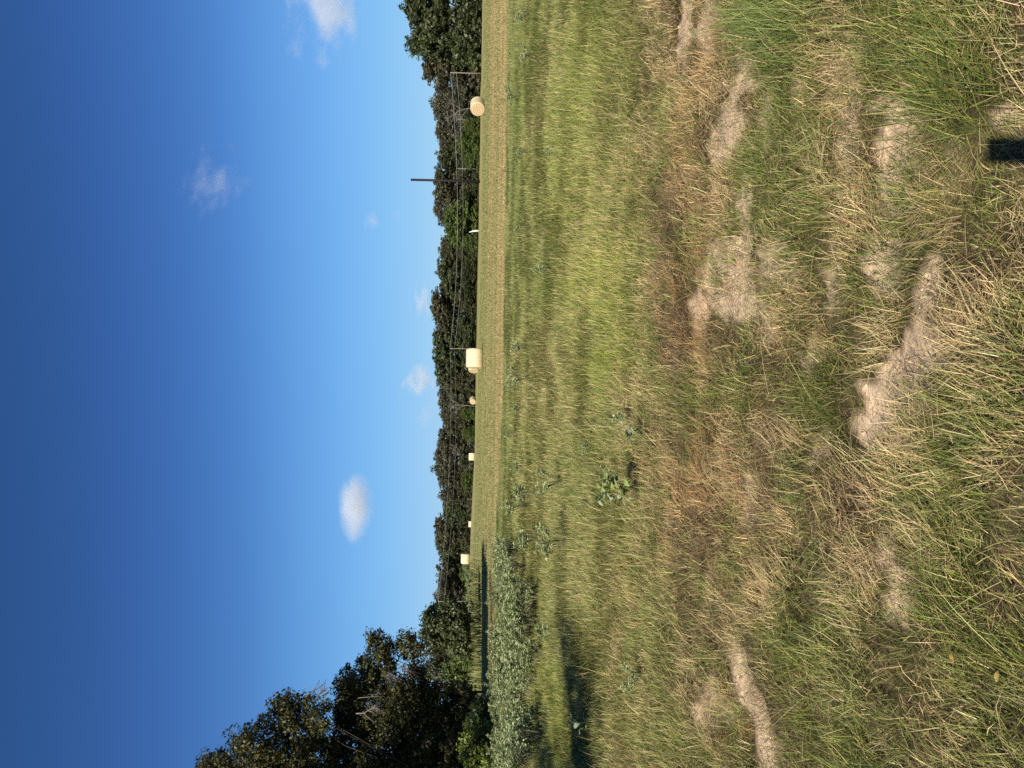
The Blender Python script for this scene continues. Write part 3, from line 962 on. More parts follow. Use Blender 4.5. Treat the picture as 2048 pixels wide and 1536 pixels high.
# bare grey branches inside it and sticking out of the top of the tall tree
g = Geo()
def bough(pts, r, col=(1, 1, 1), Y=YB, X=XB):
    z0 = float(height(X, Y, False))
    P = [at_depth(a, b, Y + c) - np.array((X, Y, z0)) for a, b, c in pts]
    g.tube(P, np.linspace(r, r * .35, len(P)), 5)
def spray(px, py, Y, X, n, L, ang0, ang1, r, dy, seed):
    q = random.Random(seed)
    for i in range(n):
        a = math.radians(q.uniform(ang0, ang1))
        l_ = L * q.uniform(.4, 1)
        sx, sy = px + q.uniform(-6, 6), py + q.uniform(-6, 6)
        b = a + q.uniform(-.4, .4)
        pts = [(sx, sy, dy), (sx + .5 * l_ * math.cos(a), sy + .5 * l_ * math.sin(a), dy + q.uniform(-.3, .3)),
               (sx + .5 * l_ * (math.cos(a) + math.cos(b)), sy + .5 * l_ * (math.sin(a) + math.sin(b)), dy + q.uniform(-.5, .5))]
        bough(pts, r * q.uniform(.5, 1), Y=Y, X=X)
FR = -2.2
bough([(712, 1427, FR), (728, 1426, FR), (736, 1421, FR), (748, 1415, FR), (760, 1404, FR)], .035)
bough([(728, 1426, FR), (734, 1433, FR), (742, 1440, FR), (750, 1448, FR)], .028)
bough([(736, 1421, FR), (746, 1424, FR), (752, 1432, FR)], .022)
bough([(716, 1396, FR), (735, 1394, FR), (752, 1393, FR), (770, 1393, FR)], .02)
bough([(706, 1407, FR), (712, 1399, FR), (718, 1396, FR)], .018)
spray(748, 1418, YB, XB, 26, 30, -50, 50, .009, FR, 4)
spray(770, 1345, YB, XB, 22, 60, 20, 75, .008, -1.2, 6)
spray(800, 1330, YB, XB, 16, 60, 20, 80, .008, -1.2, 8)
obj('bare_branches', g.mesh('bare_branches', M_TWIG, True), tb)
g = Geo()
ta = bpy.data.objects['tall_tree']
bough([(610, 1394, 0), (628, 1380, 0), (634, 1372, 0), (639, 1360, 0)], .035, Y=YA, X=XA)
bough([(622, 1384, 0), (638, 1376, .2), (650, 1366, .2), (652, 1358, .2)], .03, Y=YA, X=XA)
bough([(632, 1398, 0), (640, 1386, -.3), (652, 1377, -.3), (668, 1371, -.3), (682, 1367, -.3)], .035, Y=YA, X=XA)
bough([(640, 1388, 0), (652, 1380, -.2), (662, 1382, -.2)], .02, Y=YA, X=XA)
bough([(630, 1402, 0), (645, 1398, .1), (656, 1400, .1), (668, 1404, .1)], .022, Y=YA, X=XA)
spray(640, 1385, YA, XA, 9, 24, -75, -20, .014, 0, 12)
obj('bare_twigs', g.mesh('bare_twigs', M_BARK, True), ta)

# dark round bush, shaded below
XC, YC = -19.2, 62.0
LC = [lobe_px(XC, YC, *a) for a in [(880, 1262, 40, 36), (872, 1230, 26, 26, .5), (900, 1235, 32, 24), (905, 1285, 34, 28), (862, 1268, 24, 20), (915, 1255, 44, 22), (878, 1296, 22, 22), (925, 1240, 30, 12), (925, 1280, 30, 14)]]
near_tree('round_bush', XC, YC, 4.0, LC, 420, 40, .13, .5, 47, 'dark round bush right of the near trees, lit only on its crown', pal=[(.05, .065, .02), (.065, .075, .025), (.04, .05, .018)], r0=.12, cat='bush')
# lighter saplings in the gap
for i, (px, py, Y, hw, label) in enumerate([(880, 1345, 66, 22, 'light green sapling in the gap below the spreading tree'),
        (896, 1318, 64, 18, 'small light green sapling next to the dark round bush'),
        (893, 1375, 70, 22, 'pale green sapling behind the thin dark post')]):
    p = at_depth(px, py, Y)
    X = p[0]
    L_ = [lobe_px(X, Y, px + 14, py, hw, 16), lobe_px(X, Y, px + 26, py + 6, hw * .9, 14, .4), lobe_px(X, Y, px + 24, py - 9, hw * .8, 14, -.4), lobe_px(X, Y, px + 40, py, hw, 16)]
    near_tree('green_sapling', X, Y, p[2] * .9, L_, 130, 30, .11, .4, 60 + i, label, pal=FRESH, r0=.05, group='saplings under the near trees')
# undergrowth by the tree feet
for i, (px, py, Y, hw, hh_, pal, label) in enumerate([
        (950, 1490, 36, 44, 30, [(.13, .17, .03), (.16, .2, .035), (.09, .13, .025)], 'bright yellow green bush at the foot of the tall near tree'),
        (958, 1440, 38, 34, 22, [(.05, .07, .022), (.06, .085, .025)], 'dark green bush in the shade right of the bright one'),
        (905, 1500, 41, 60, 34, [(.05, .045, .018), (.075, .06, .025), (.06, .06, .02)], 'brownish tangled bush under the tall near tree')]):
    p = at_depth(px, py, Y)
    X = p[0]
    L_ = [lobe_px(X, Y, px, py, hw, hh_), lobe_px(X, Y, px + 8, py - hw * .6, hw * .6, hh_ * .7, .3), lobe_px(X, Y, px + 8, py + hw * .7, hw * .7, hh_ * .8, -.3), lobe_px(X, Y, px - 8, py + 14, hw * .6, hh_ * .8)]
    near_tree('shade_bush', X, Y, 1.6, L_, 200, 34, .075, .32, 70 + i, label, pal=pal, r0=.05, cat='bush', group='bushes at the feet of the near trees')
# trees further left, beyond the view: their shadows lie over the meadow
for i, (X, Y, h, wd) in enumerate([(-7.85, .5, 8.1, .25), (-11.4, 2.4, 9.2, .34), (-15.5, 5.2, 10.4, .33), (-23.2, 25.5, 19.5, .23), (-29.0, 31, 18, .26), (-26.2, 35, 16.5, .25), (-19.0, 20.5, 19.5, .20), (-25.5, 24, 17, .25), (-34, 42, 17, .28)]):
    lb = [tuple(v * h for v in l) for l in lobes_for(90 + i, wd, .1)]
    if i == 7:                                   # a tall one with a bare trunk and a high crown
        lb = [(v[0] * 1.0, v[1] * 1.0, h * .66 + v[2] * .36, v[3], v[4], v[5] * .5) for v in lb]
    near_tree('shade_tree', X, Y, h, lb, 330, 17, .12, .5, 90 + i, 'leafy tree beyond the left edge whose shadow falls across the meadow', group='trees left of the view', r0=.2)

# ------------------------------------------------------------------ poles and wires
def utility_pole(px, py, Y, label, arm=True):
    p = at_depth(px, py, Y)
    z0 = float(height(p[0], Y, False))
    h = p[2] - z0
    t = empty('utility_pole', (p[0], Y, z0), label, 'utility pole', 'slim utility poles of the power line')
    g = Geo()
    g.tube([(0, 0, -.3), (0, 0, h * .5), (0, 0, h)], [.13, .11, .09], 9)
    obj('post', g.mesh('post', M_POLEWOOD, True), t)
    g = Geo()
    g.tube([(0, 0, h), (0, 0, h + .10), (0, 0, h + .2), (0, 0, h + .26)], [.05, .09, .07, .03], 8)
    obj('insulator', g.mesh('insulator', M_PORCELAIN, True), t)
    g = Geo()
    g.tube([(-.02, -.12, h - .9), (-.02, -.24, h - .88), (-.02, -.30, h - .80)], [.03, .03, .05], 6)
    obj('wire_bracket', g.mesh('wire_bracket', M_STEEL, True), t)
    return np.array((p[0], Y, p[2] + .24)), np.array((p[0], Y - .3, p[2] - .8))
P1 = utility_pole(904, 145, 138, 'slim wooden utility pole at the right, beside the tall oaks')
P2 = utility_pole(902, 697, 184, 'slim wooden utility pole rising from behind the middle hay bale')
P3 = utility_pole(879, 1203, 140, 'slim wooden utility pole at the left, above the grassy bank')
def wire(a, b, sag, r, label):
    ts = np.linspace(0, 1, 25)
    pts = [a * (1 - t) + b * t - np.array((0, 0, sag * 4 * t * (1 - t))) for t in ts]
    g = Geo()
    g.tube(pts, r, 5)
    tag(obj('power_line', g.mesh('power_line', M_WIRE, True)), label, 'power line', 'wires of the power line')
wire(P1[0], P2[0], 1.5, .026, 'upper wire hanging between the right and the middle utility pole')
wire(P1[1], P2[1], 1.6, .02, 'lower wire hanging between the right and the middle utility pole')
wire(P2[0], P3[0], 1.0, .024, 'upper wire running from the middle to the left utility pole')
wire(P2[1], P3[1], 1.1, .018, 'lower wire running from the middle to the left utility pole')
# tall black pole
p = at_depth(823, 359.5, 140)
z0 = float(height(p[0], 140, False))
t = empty('black_pole', (p[0], 140, z0), 'tall thick black pole without wires standing alone before the trees', 'pole')
g = Geo()
g.tube([(0, 0, -.3), (.03, 0, 5), (0, 0, p[2] - z0)], [.24, .22, .20], 10)
obj('post', g.mesh('post', M_BLACKPOLE, True), t)
g = Geo()
g.tube([(0, 0, p[2] - z0), (0, 0, p[2] - z0 + .12)], [.215, .215], 10)
obj('pole_cap', g.mesh('pole_cap', M_BLACKPOLE, True), t)
# thin dark post under the near trees
p = at_depth(888, 1377, 75)
z0 = float(height(p[0], 75, False))
g = Geo()
g.tube([(p[0], 75, z0 - .2), (p[0] + .02, 75, p[2])], [.05, .045], 7)
g.tube([(p[0], 75, p[2] - .04), (p[0], 75, p[2] + .03)], [.07, .06], 7)
tag(obj('thin_post', g.mesh('thin_post', M_BLACKPOLE, True)), 'thin dark post in front of the pale sapling under the near trees', 'post')

# pale shed glimpsed under the near trees
p = at_depth(931, 1404, 96)
z0 = float(height(p[0], 96, False))
sh = empty('shed', (p[0] - .3, 96, z0), 'small pale shed glimpsed through the dark trees on the left', 'shed')
g = Geo()
g.box((0, 0, .7), (2.4, 2.0, 1.5))
obj('wall', g.mesh('wall', solid('pale_boards', (.62, .56, .5), .8, .12, 3)), sh)
g = Geo()
g.add([(-1.35, -1.15, 1.42), (1.35, -1.15, 1.42), (1.35, 1.15, 1.42), (-1.35, 1.15, 1.42), (-1.35, 0, 2.0), (1.35, 0, 2.0)],
      [(0, 1, 5, 4), (2, 3, 4, 5), (0, 4, 3), (1, 2, 5), (0, 3, 2, 1)])
obj('roof', g.mesh('roof', solid('tin_roof', (.35, .34, .34), .5, .15, 3)), sh)

# ------------------------------------------------------------------ hay bales
def hay_materials():
    m, N, L = mat('hay_side')
    tc = N.new('ShaderNodeTexCoord')
    mp = N.new('ShaderNodeMapping')
    mp.inputs['Scale'].default_value = (11, 1.6, 1.6)
    n = N.new('ShaderNodeTexNoise')
    n.inputs['Scale'].default_value = 2.4
    n.inputs['Detail'].default_value = 8
    n.inputs['Roughness'].default_value = .7
    n2 = N.new('ShaderNodeTexNoise')
    n2.inputs['Scale'].default_value = 38
    n2.inputs['Detail'].default_value = 4
    cr = N.new('ShaderNodeValToRGB')
    cr.color_ramp.elements[0].position, cr.color_ramp.elements[1].position = .3, .72
    cr.color_ramp.elements[0].color = (.45, .35, .20, 1)
    cr.color_ramp.elements[1].color = (.66, .56, .38, 1)
    p = N.new('ShaderNodeBsdfPrincipled')
    p.inputs['Roughness'].default_value = .7
    p.inputs['Specular IOR Level'].default_value = .25
    b = N.new('ShaderNodeBump')
    b.inputs['Strength'].default_value = .6
    b.inputs['Distance'].default_value = .02
    mx = N.new('ShaderNodeMath')
    mx.operation = 'ADD'
    o = N.new('ShaderNodeOutputMaterial')
    L.new(tc.outputs['Object'], mp.inputs[0])
    L.new(mp.outputs[0], n.inputs['Vector'])
    L.new(tc.outputs['Object'], n2.inputs['Vector'])
    L.new(n.outputs[0], cr.inputs[0])
    L.new(cr.outputs[0], p.inputs['Base Color'])
    L.new(n.outputs[0], mx.inputs[0])
    L.new(n2.outputs[0], mx.inputs[1])
    L.new(mx.outputs[0], b.inputs['Height'])
    L.new(b.outputs[0], p.inputs['Normal'])
    L.new(p.outputs[0], o.inputs[0])
    return m
M_HAY = hay_materials()
M_HAYEND = solid('hay_end', (1, 1, 1), .85, .28, 22, .15, vcol=True, bump=.8)
def bale_meshes(seed, R=.76, Lh=.78):
    r = np.random.default_rng(seed)
    na, nl = 72, 26
    xs = np.concatenate((np.linspace(-Lh, Lh, nl),))
    v, c = [], []
    for i, x_ in enumerate(xs):
        e = min(x_ + Lh, Lh - x_)
        rr = R * (1 - .07 * math.exp(-e / .05)) * (1 + r.uniform(-.007, .007))
        for k in range(na):
            a = 2 * math.pi * k / na
            q = rr * (1 + .012 * math.sin(3 * a + seed) + r.uniform(-.006, .006))
            z = q * math.sin(a)
            z = max(z, -R * .955)
            v.append((x_, q * math.cos(a), z + R * .955))
    fs = [(i * na + k, i * na + (k + 1) % na, (i + 1) * na + (k + 1) % na, (i + 1) * na + k) for i in range(nl - 1) for k in range(na)]
    g = Geo()
    g.add(v, fs)
    side = g.mesh('net_wrapped_side', M_HAY, True)
    ends = []
    for sgn in (-1, 1):
        g = Geo()
        ev, ec = [], []
        nr = 22
        for j in range(nr + 1):
            t_ = j / nr
            for k in range(na):
                a = 2 * math.pi * k / na
                rr = R * .935 * t_
                spi = math.sin((rr * 34 + a)) * .5 + .5
                xx = sgn * (Lh + .012 + .03 * (1 - t_ ** 4) + .022 * spi + r.uniform(-.01, .01) - (.03 if j == nr else 0))
                z = max(rr * math.sin(a), -R * .95)
                ev.append((xx, rr * math.cos(a), z + R * .955))
                dk = .50 + .55 * spi + r.uniform(-.15, .15)
                ec.append(np.array((.52, .38, .21)) * dk)
        ef = [(j * na + k, j * na + (k + 1) % na, (j + 1) * na + (k + 1) % na, (j + 1) * na + k)[::-sgn] for j in range(nr) for k in range(na)]
        g.add(ev, ef, np.array(ec))
        ends.append(g.mesh('rolled_end', M_HAYEND))
    return side, ends
BALE = bale_meshes(2)
BALES = [  # px, py of the base centre, depth, turn of the axis (deg), label
 (968, 213, 80.0, 46, 'round hay bale at the right showing its spiral end'),
 (968, 717, 66.0, 4, 'largest round hay bale in the middle of the field, seen from its side'),
 (954.5, 733, 117.0, 30, 'hay bale peeping out from behind the left side of the largest bale'),
 (953, 801, 188.0, 60, 'small far hay bale with a rounded top under the pale bare tree'),
 (948, 913.5, 172.0, 6, 'far hay bale, middle one of the distant row on the left'),
 (943, 1048, 212.0, 4, 'smallest and farthest hay bale, against the dark trees'),
 (942, 1117, 126.0, 3, 'leftmost hay bale beside the grassy bank'),
]
for px, py, Y, rot, label in BALES:
    p = at_depth(px, py, Y)
    z = float(height(p[0], Y, False))
    t = empty('hay_bale', (p[0], Y, z - .02), label, 'hay bale', 'round hay bales left on the field', math.radians(rot))
    obj('net_wrapped_side', BALE[0], t)
    for e_ in BALE[1]:
        obj('rolled_end', e_, t)

# ------------------------------------------------------------------ weeds
GREY = [(.29, .345, .165), (.35, .40, .21), (.22, .275, .115), (.43, .46, .27)]
def weed_mesh(seed, h, nl, leaf, pal, branches=6, spread=.6):
    r = np.random.default_rng(seed)
    g = Geo()
    tips = []
    for b in range(branches):
        a = r.uniform(0, 6.28)
        sp = spread * h * r.uniform(.2, .6)
        e = np.array((sp * math.cos(a), sp * math.sin(a), h * r.uniform(.65, 1.0)))
        m_ = e * .5 + np.array((0, 0, h * .1))
        g.tube([(0, 0, -.03), m_ * .5, m_, e], [.008, .007, .005, .003], 4, (.18, .17, .09), 1)
        tips.append((m_, e))
    for i in range(nl):
        m_, e = tips[i % branches]
        t_ = r.random() ** .7
        p = m_ * (.35 + .65 * (1 - t_)) * (1 - t_) + (m_ * (1 - t_) + e * t_) * t_ if False else (m_ * .4 * (1 - t_) + e * t_ + m_ * .6 * (1 - t_))
        a = r.uniform(0, 6.28)
        d = np.array((math.cos(a), math.sin(a), r.uniform(-.35, .55)))
        d /= np.linalg.norm(d)
        s_ = np.cross(d, (0, 0, 1.0))
        s_ /= np.linalg.norm(s_)
        up = np.cross(s_, d)
        l_ = leaf * r.uniform(.55, 1.25)
        wd = l_ * r.uniform(.22, .34)
        roll = r.uniform(-.5, .5)
        s2 = s_ * math.cos(roll) + up * math.sin(roll)
        q = [p, p + d * l_ * .45 + s2 * wd + up * wd * .25, p + d * l_ - up * l_ * .12, p + d * l_ * .45 - s2 * wd + up * wd * .25]
        c = np.array(pal[r.integers(0, len(pal))]) * r.uniform(.75, 1.25)
        g.add(q, [(0, 1, 2), (0, 2, 3)], c, 0)
    return g.mesh('weed_plant', [M_WEED, M_STRAW])
WEEDS = [weed_mesh(200 + i, .62 + .07 * i, 320, .078, GREY, 9, .8) for i in range(5)]
# the pale patch on the left of the meadow
cnt = 0
tries = 0
PATCH = [(1020, 1290, 62, 150), (1030, 1440, 52, 120), (1008, 1140, 34, 60), (1040, 1230, 36, 70), (1010, 1500, 40, 60)]
placed = []
while cnt < 185 and tries < 9000:
    tries += 1
    cx, cy, rx, ry = random.choice(PATCH[:4] + PATCH[:2] + PATCH)
    a, q = random.uniform(0, 6.28), math.sqrt(random.random())
    px, py = cx + rx * q * math.cos(a), cy + ry * q * math.sin(a)
    p = on_ground(px + 14, py)
    if p[1] > 27.5 or px < 980 or any(math.hypot(p[0] - b[0], p[1] - b[1]) < .34 for b in placed):
        continue
    placed.append(p)
    o = obj('weed_plant', WEEDS[cnt % 5], None, (p[0], p[1], float(height(p[0], p[1]))))
    s = random.uniform(.65, 1.05)
    o.scale = (s * 1.1, s * 1.1, s * random.uniform(.75, 1.0))
    o.rotation_euler = (random.uniform(-.12, .12), random.uniform(-.12, .12), random.uniform(0, 6.28))
    tag(o, 'pale grey green leafy weed in the dense patch at the left of the meadow', 'weed', 'weeds of the dense pale patch')
    cnt += 1
# scattered ones
LONE = [(1040, 690, .75, 'bushy grey green weed below the middle bale, right one of the pair'), (1045, 752, .8, 'wide grey green weed below the middle bale, left one of the pair'),
        (1040, 815, .5, 'small grey weed left of the pair below the middle bale'), (1030, 192, .7, 'dark green weed at the field edge below the right bale'),
        (1048, 300, .5, 'small pale weed at the field edge left of the right bale'), (1045, 30, .6, 'grey weed at the field edge near the right end of the view'),
        (1062, 105, .55, 'pale weed in the grass below the tall oaks'), (1042, 455, .5, 'small weed at the field edge under the bright green tree'),
        (1098, 543, .45, 'small grey weed alone in the straw coloured grass right of centre'), (1022, 865, .6, 'weed at the field edge below the square far bale'),
        (1036, 930, .65, 'grey weed next to the right end of the tree shadow'), (1110, 962, .6, 'grey green weed standing above the large leaved weed'),
        (1060, 985, .85, 'broad pale weed between the field edge and the large leaved weed'), (1040, 1010, .8, 'pale weed at the right fringe of the dense patch'),
        (1118, 1078, .8, 'silvery weed clump left of the large leaved weed'), (1060, 1075, .9, 'leafy weed just right of the dense patch'),
        (1240, 955, .35, 'tiny pale weed crowding the large leaved weed'), (1268, 842, .3, 'very small weed with one pale leaf at the front of the meadow'),
        (1108, 1262, .5, 'pale weed just below the dense patch'), (1185, 900, .3, 'small sprig with yellowish leaves in the meadow'),
        (1100, 300, .35, 'tiny pale weed in the bright lime grass at the right'), (1290, 1352, .3, 'small pale sprig below the big tree shadow')]
for i, (px, py, s, label) in enumerate(LONE):
    p = on_ground(px + 22 * s * (1 if px < 1100 else 1.6), py)
    o = obj('weed_plant', WEEDS[(i * 3) % 5], None, (p[0], p[1], float(height(p[0], p[1]))))
    o.scale = (s * 1.15, s * 1.15, s)
    o.rotation_euler = (0, 0, random.uniform(0, 6.28))
    tag(o, label, 'weed', 'single weeds scattered in the meadow')
# weeds on the bank beyond the shadow
for i in range(34):
    py = random.uniform(1140, 1330)
    Y = random.uniform(66, 86)
    p = at_depth(950, py, Y)
    o = obj('weed_plant', WEEDS[i % 5], None, (p[0], Y, float(height(p[0], Y))))
    s = random.uniform(1.3, 2.2)
    o.scale = (s, s, s * .8)
    o.rotation_euler = (0, 0, random.uniform(0, 6.28))
    tag(o, 'green weed growing on the grassy bank beyond the tree shadow', 'weed', 'weeds of the grassy bank')

# --- weeds with leaves large enough to tell apart
def leaf_mesh(l_, wd, col, seed):
    r = random.Random(seed)
    g = Geo()
    n = 7
    v, c = [], []
    for i in range(n):
        t_ = i / (n - 1)
        w_ = wd * math.sin(math.pi * min(1, t_ * .93 + .05)) ** .8
        z = .22 * l_ * math.sin(t_ * 2.0) - .20 * l_ * t_ * t_
        wav = .06 * wd * math.sin(i * 2.2 + seed)
        for s_, zz in ((-1, .22 * w_ + wav), (0, 0), (1, .22 * w_ - wav)):
            v.append((l_ * t_, s_ * w_, z + zz))
            c.append(np.array(col) * (1.25 if s_ == 0 else r.uniform(.85, 1.1)))
    f = []
    for i in range(n - 1):
        for k in (0, 1):
            f.append((i * 3 + k, (i + 1) * 3 + k, (i + 1) * 3 + k + 1, i * 3 + k + 1))
    g.add(v, f, np.array(c))
    return g.mesh('leaf', M_WEED, True)
def leafy_weed(px, py, h, specs, label, rad, yaw=.3):
    p = on_ground(px, py)
    t = empty('broadleaf_weed', (p[0], p[1], float(height(p[0], p[1]))), label, 'weed')
    g = Geo()
    g.tube([(0, 0, -.03), (.01, 0, h * .4), (.0, .02, h * .8), (.02, .03, h)], [.007, .006, .005, .003], 6, (.2, .22, .1))
    for a in (.8, 3.2, 5.0):
        g.tube([(0, 0, h * .25), (.4 * rad * math.cos(a), .4 * rad * math.sin(a), h * .55), (.6 * rad * math.cos(a), .6 * rad * math.sin(a), h * .75)], [.005, .004, .002], 5, (.2, .22, .1))
    obj('stem', g.mesh('stem', M_WEED, True), t)
    for i, (az, q, zf, l_, wf, tilt, col) in enumerate(specs):
        o = obj('leaf', leaf_mesh(l_, l_ * wf, col, i), t)
        a = math.radians(az)
        o.location = (q * rad * math.cos(a), q * rad * math.sin(a), zf * h)
        o.rotation_euler = (random.uniform(-.35, .35), -math.radians(tilt), a + random.uniform(-yaw, yaw))
    return t
GL, PL = (.19, .24, .075), (.24, .285, .165)
sp1 = []
for i in range(48):
    hi = i % 2
    sp1.append(((178, 8, 268)[i % 3] + random.uniform(-18, 18), (.75, .7, .2)[i % 3] * random.uniform(.8, 1.1), .38 + .62 * ((i * .618) % 1), .062 + .042 * ((i * .73) % 1), .26 + .10 * hi, random.uniform(-25, 40), GL if i % 3 else PL))
leafy_weed(1296, 976, .44, sp1, 'large leaved green weed at the front edge of the meadow', .12, 3.1)
sp2 = [(20, .1, .8, .13, .2, 35, PL), (75, .1, .9, .12, .2, 40, PL), (130, .1, .7, .14, .22, 25, PL), (190, .1, .85, .12, .2, 45, PL), (240, .15, .6, .13, .22, 20, PL), (300, .1, .95, .12, .2, 40, PL), (340, .2, .5, .11, .22, 10, PL), (160, .2, .4, .11, .22, 0, PL)]
leafy_weed(1200, 1446, .30, sp2, 'pale star shaped weed standing in the big tree shadow', .12)
sp3 = [(i * 60 + 10, .1, .6 + .06 * i, .09, .28, 25, PL) for i in range(6)]
leafy_weed(1300, 868, .2, sp3, 'little pale weed in front of the meadow, right of the large leaved one', .1)

# ------------------------------------------------------------------ fallen leaves
for i, (px, py, rz, label) in enumerate([(1283, 1526, .3, 'orange fallen leaf at the left edge of the view below the tree shadow'), (1703, 1391, 1.2, 'yellow brown fallen leaf in the green grass, highest of the near ones'),
        (1926, 1352, 2.0, 'light tan curled fallen leaf beside the yellow ones'), (1948, 1324, .8, 'golden fallen leaf just right of the tan curled leaf'),
        (1991, 1380, 2.7, 'long yellow fallen leaf nearest the bottom edge of the ground'), (2014, 1364, .1, 'small yellow fallen leaf beside the long yellow leaf')]):
    p = on_ground(px, py)
    col = [(.38, .14, .04), (.30, .18, .06), (.36, .24, .13), (.34, .22, .06), (.30, .21, .06), (.32, .24, .08)][i]
    me = leaf_mesh(.034, .007, col, 30 + i)
    o = obj('fallen_leaf', me, None, (p[0], p[1], float(height(p[0], p[1])) + .055))
    o.rotation_euler = (.5, .2, rz)
    tag(o, label, 'leaf', 'fallen leaves in the grass')

# ------------------------------------------------------------------ clouds
def cloud(px, py, Y, rx, rz, dens, thr, seed, label, detail=3.0, aniso=(1, 1, 1), soft=.22, tilt=0, rag=2.0):
    p = at_depth(px, py, Y)
    s = Y / FPX
    me = bpy.data.meshes.new('cloud')
    import bmesh
    bm = bmesh.new()
    bmesh.ops.create_icosphere(bm, subdivisions=3, radius=1)
    bm.to_mesh(me)
    bm.free()
    m, N, L = mat('cloud_vapour')
    tc = N.new('ShaderNodeTexCoord')
    mp = N.new('ShaderNodeMapping')
    mp.inputs['Location'].default_value = (seed * 3.7, seed * 1.3, seed * 2.1)
    mp.inputs['Scale'].default_value = aniso
    n = N.new('ShaderNodeTexNoise')
    n.inputs['Scale'].default_value = detail * .55
    n.inputs['Detail'].default_value = 6
    n.inputs['Roughness'].default_value = .6
    ln = N.new('ShaderNodeVectorMath')
    ln.operation = 'LENGTH'
    r = N.new('ShaderNodeMapRange')            # fall-off to the rim
    r.inputs['From Min'].default_value, r.inputs['From Max'].default_value = .15, .95
    r.inputs['To Min'].default_value, r.inputs['To Max'].default_value = .28, -.42
    ad = N.new('ShaderNodeMath')
    ad.operation = 'MULTIPLY_ADD'
    ad.inputs[1].default_value = rag
    d = N.new('ShaderNodeMapRange')
    d.inputs['From Min'].default_value, d.inputs['From Max'].default_value = thr, thr + soft
    d.inputs['To Min'].default_value, d.inputs['To Max'].default_value = 0, dens
    v = N.new('ShaderNodeVolumePrincipled')
    v.inputs['Color'].default_value = (1, 1, 1, 1)
    v.inputs['Anisotropy'].default_value = 0.0
    o = N.new('ShaderNodeOutputMaterial')
    L.new(tc.outputs['Object'], mp.inputs[0])
    L.new(mp.outputs[0], n.inputs['Vector'])
    L.new(tc.outputs['Object'], ln.inputs[0])
    L.new(ln.outputs['Value'], r.inputs[0])
    L.new(n.outputs[0], ad.inputs[0])
    L.new(r.outputs[0], ad.inputs[2])
    L.new(ad.outputs[0], d.inputs[0])
    L.new(d.outputs[0], v.inputs['Density'])
    L.new(v.outputs[0], o.inputs['Volume'])
    me.materials.append(m)
    c = obj('cloud', me, None, tuple(p))
    c.scale = (rx * s, (rx + rz) * .5 * s, rz * s)
    c.rotation_euler = (0, tilt, 0)
    tag(c, label, 'cloud', 'small fair weather clouds')
CY = 2400
cloud(655, 15, CY, 180, 125, .0065, 1.06, 1, 'largest white ragged cloud at the right end of the sky', 4.2, (1, 1, 1.25), .40, .25)
cloud(428, 362, CY, 120, 95, .0030, 1.06, 2, 'faint wispy cloud high in the blue sky', 4.6, (1, 1, 1.5), .5, .5)
cloud(712, 1014, CY, 108, 50, .015, .42, 3, 'smooth flat based white cloud above the left field', 1.8, (1, 1, 1), .35, 0, 1.1)
cloud(838, 758, CY, 66, 50, .022, 1.02, 4, 'small bright puffy cloud just above the middle trees', 4.6, (1, 1, 1), .4, .3)
cloud(842, 600, CY, 64, 34, .014, 1.0, 5, 'low greyish cloud streak right of the small bright cloud', 3.2, (.8, .8, 1.5), .5)
cloud(742, 443, CY, 30, 24, .011, .95, 6, 'tiny faint cloud left of the tall black pole', 2.6, (1, 1, 1), .5)
cloud(797, 431, CY, 24, 24, .003, .95, 7, 'faintest tiny cloud below the other tiny one', 3, (1, 1, 1), .5)
cloud(852, 830, CY, 60, 40, .005, 1.04, 8, 'thin wisp of cloud left of the small bright cloud', 4.2, (1, 1, 1.3), .5, .4)

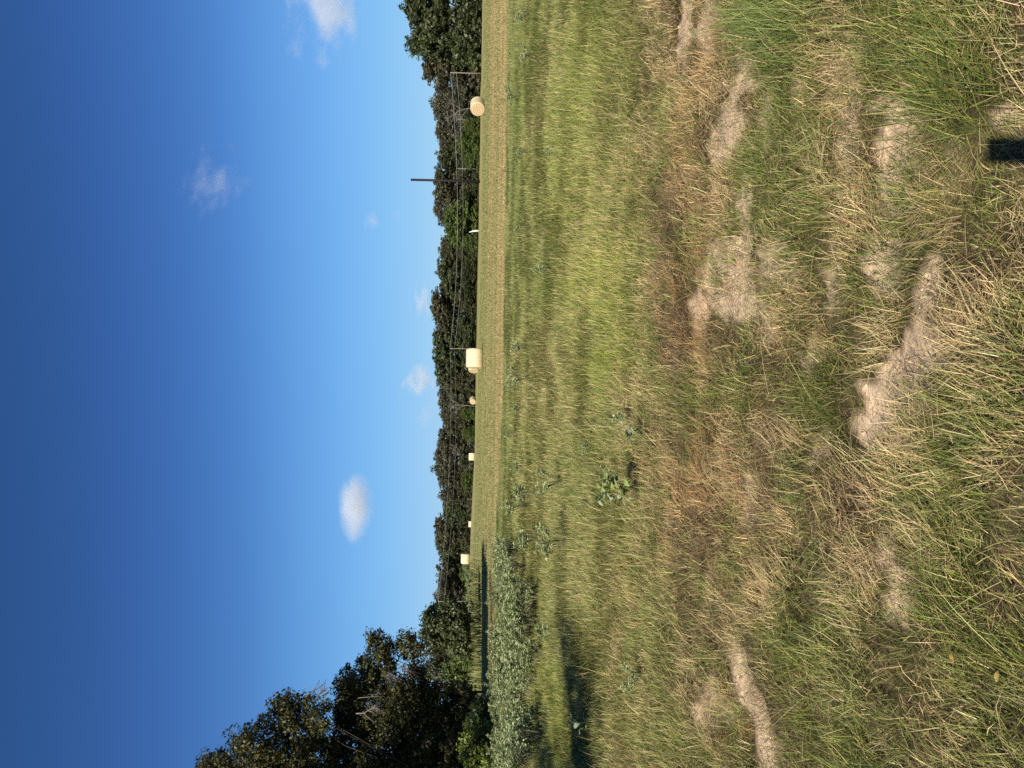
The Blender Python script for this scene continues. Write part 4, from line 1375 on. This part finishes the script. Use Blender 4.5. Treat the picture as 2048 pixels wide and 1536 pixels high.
# ------------------------------------------------------------------ the photographer, seen only as a shadow
def person():
    t = empty('person', (0.0, -.02, 0), 'person holding up a phone, seen only as a dark shadow on the grass', 'person')
    cloth = solid('cotton_shirt', (.12, .14, .2), .85, .1, 20)
    skin = solid('skin', (.42, .27, .2), .6, .05, 10)
    J = dict(pel=(.02, -.47, .98), waist=(.02, -.46, 1.12), chest=(.02, -.44, 1.34), neck=(.02, -.43, 1.50), jaw=(.02, -.40, 1.56), head=(.02, -.41, 1.66), crown=(.02, -.42, 1.74))
    for s, k in ((-1, 'l'), (1, 'r')):
        J.update({k + 'hip': (.02 + s * .10, -.47, .92), k + 'kne': (.02 + s * .11, -.45, .50), k + 'ank': (.02 + s * .11, -.49, .09), k + 'toe': (.02 + s * .13, -.33, .04),
                  k + 'sho': (.02 + s * .18, -.43, 1.42), k + 'elb': (.02 + s * .21, -.26, 1.22), k + 'wri': (s * .065, -.08, 1.42), k + 'pal': (s * .055, -.055, 1.47)})
    Rr = dict(pel=.15, waist=.135, chest=.155, neck=.06, jaw=.07, head=.088, crown=.06, hip=.095, kne=.06, ank=.042, toe=.035, sho=.065, elb=.045, wri=.028, pal=.032)
    E_ = [('pel', 'waist'), ('waist', 'chest'), ('chest', 'neck'), ('neck', 'jaw'), ('jaw', 'head'), ('head', 'crown')]
    for k in 'lr':
        E_ += [('pel', k + 'hip'), (k + 'hip', k + 'kne'), (k + 'kne', k + 'ank'), (k + 'ank', k + 'toe'), ('chest', k + 'sho'), (k + 'sho', k + 'elb'), (k + 'elb', k + 'wri'), (k + 'wri', k + 'pal')]
        s = -1 if k == 'l' else 1
        for f in range(4):
            a, b = k + 'fa%d' % f, k + 'fb%d' % f
            J[a] = (s * .055, -.022, 1.445 + .019 * f)
            J[b] = (s * .030, -.020, 1.45 + .019 * f)
            Rr[a[1:]], Rr[b[1:]] = .0085, .0075
            E_ += [(k + 'pal', a), (a, b)]
        J[k + 'tha'], J[k + 'thb'] = (s * .05, -.045, 1.51), (s * .028, -.04, 1.53)
        Rr['tha'], Rr['thb'] = .010, .009
        E_ += [(k + 'pal', k + 'tha'), (k + 'tha', k + 'thb')]
    names = list(J)
    me = bpy.data.meshes.new('body')
    me.from_pydata([J[k] for k in names], [(names.index(a), names.index(b)) for a, b in E_], [])
    o = obj('body', me, t)
    o.location = (0, .02, 0)
    o.modifiers.new('skin', 'SKIN').use_smooth_shade = True
    sv = me.skin_vertices.new(name='') if hasattr(me.skin_vertices, 'new') and not len(me.skin_vertices) else None
    lay = me.skin_vertices[0].data if len(me.skin_vertices) else None
    if lay is not None:
        for i, k in enumerate(names):
            r_ = Rr.get(k) or Rr.get(k[1:])
            lay[i].radius = (r_, r_)
            lay[i].use_root = (k == 'pel')
    ss = o.modifiers.new('subd', 'SUBSURF')
    ss.levels = ss.render_levels = 1
    me.materials.append(cloth)
    g = Geo()
    g.box((0, -.017, 1.545), (.076, .009, .155))
    ph = obj('phone', g.mesh('phone', solid('black_glass', (.02, .02, .022), .2, .05, 4)), None)
    tag(ph, 'phone held up by the person behind the view, part of their shadow', 'phone')
person()
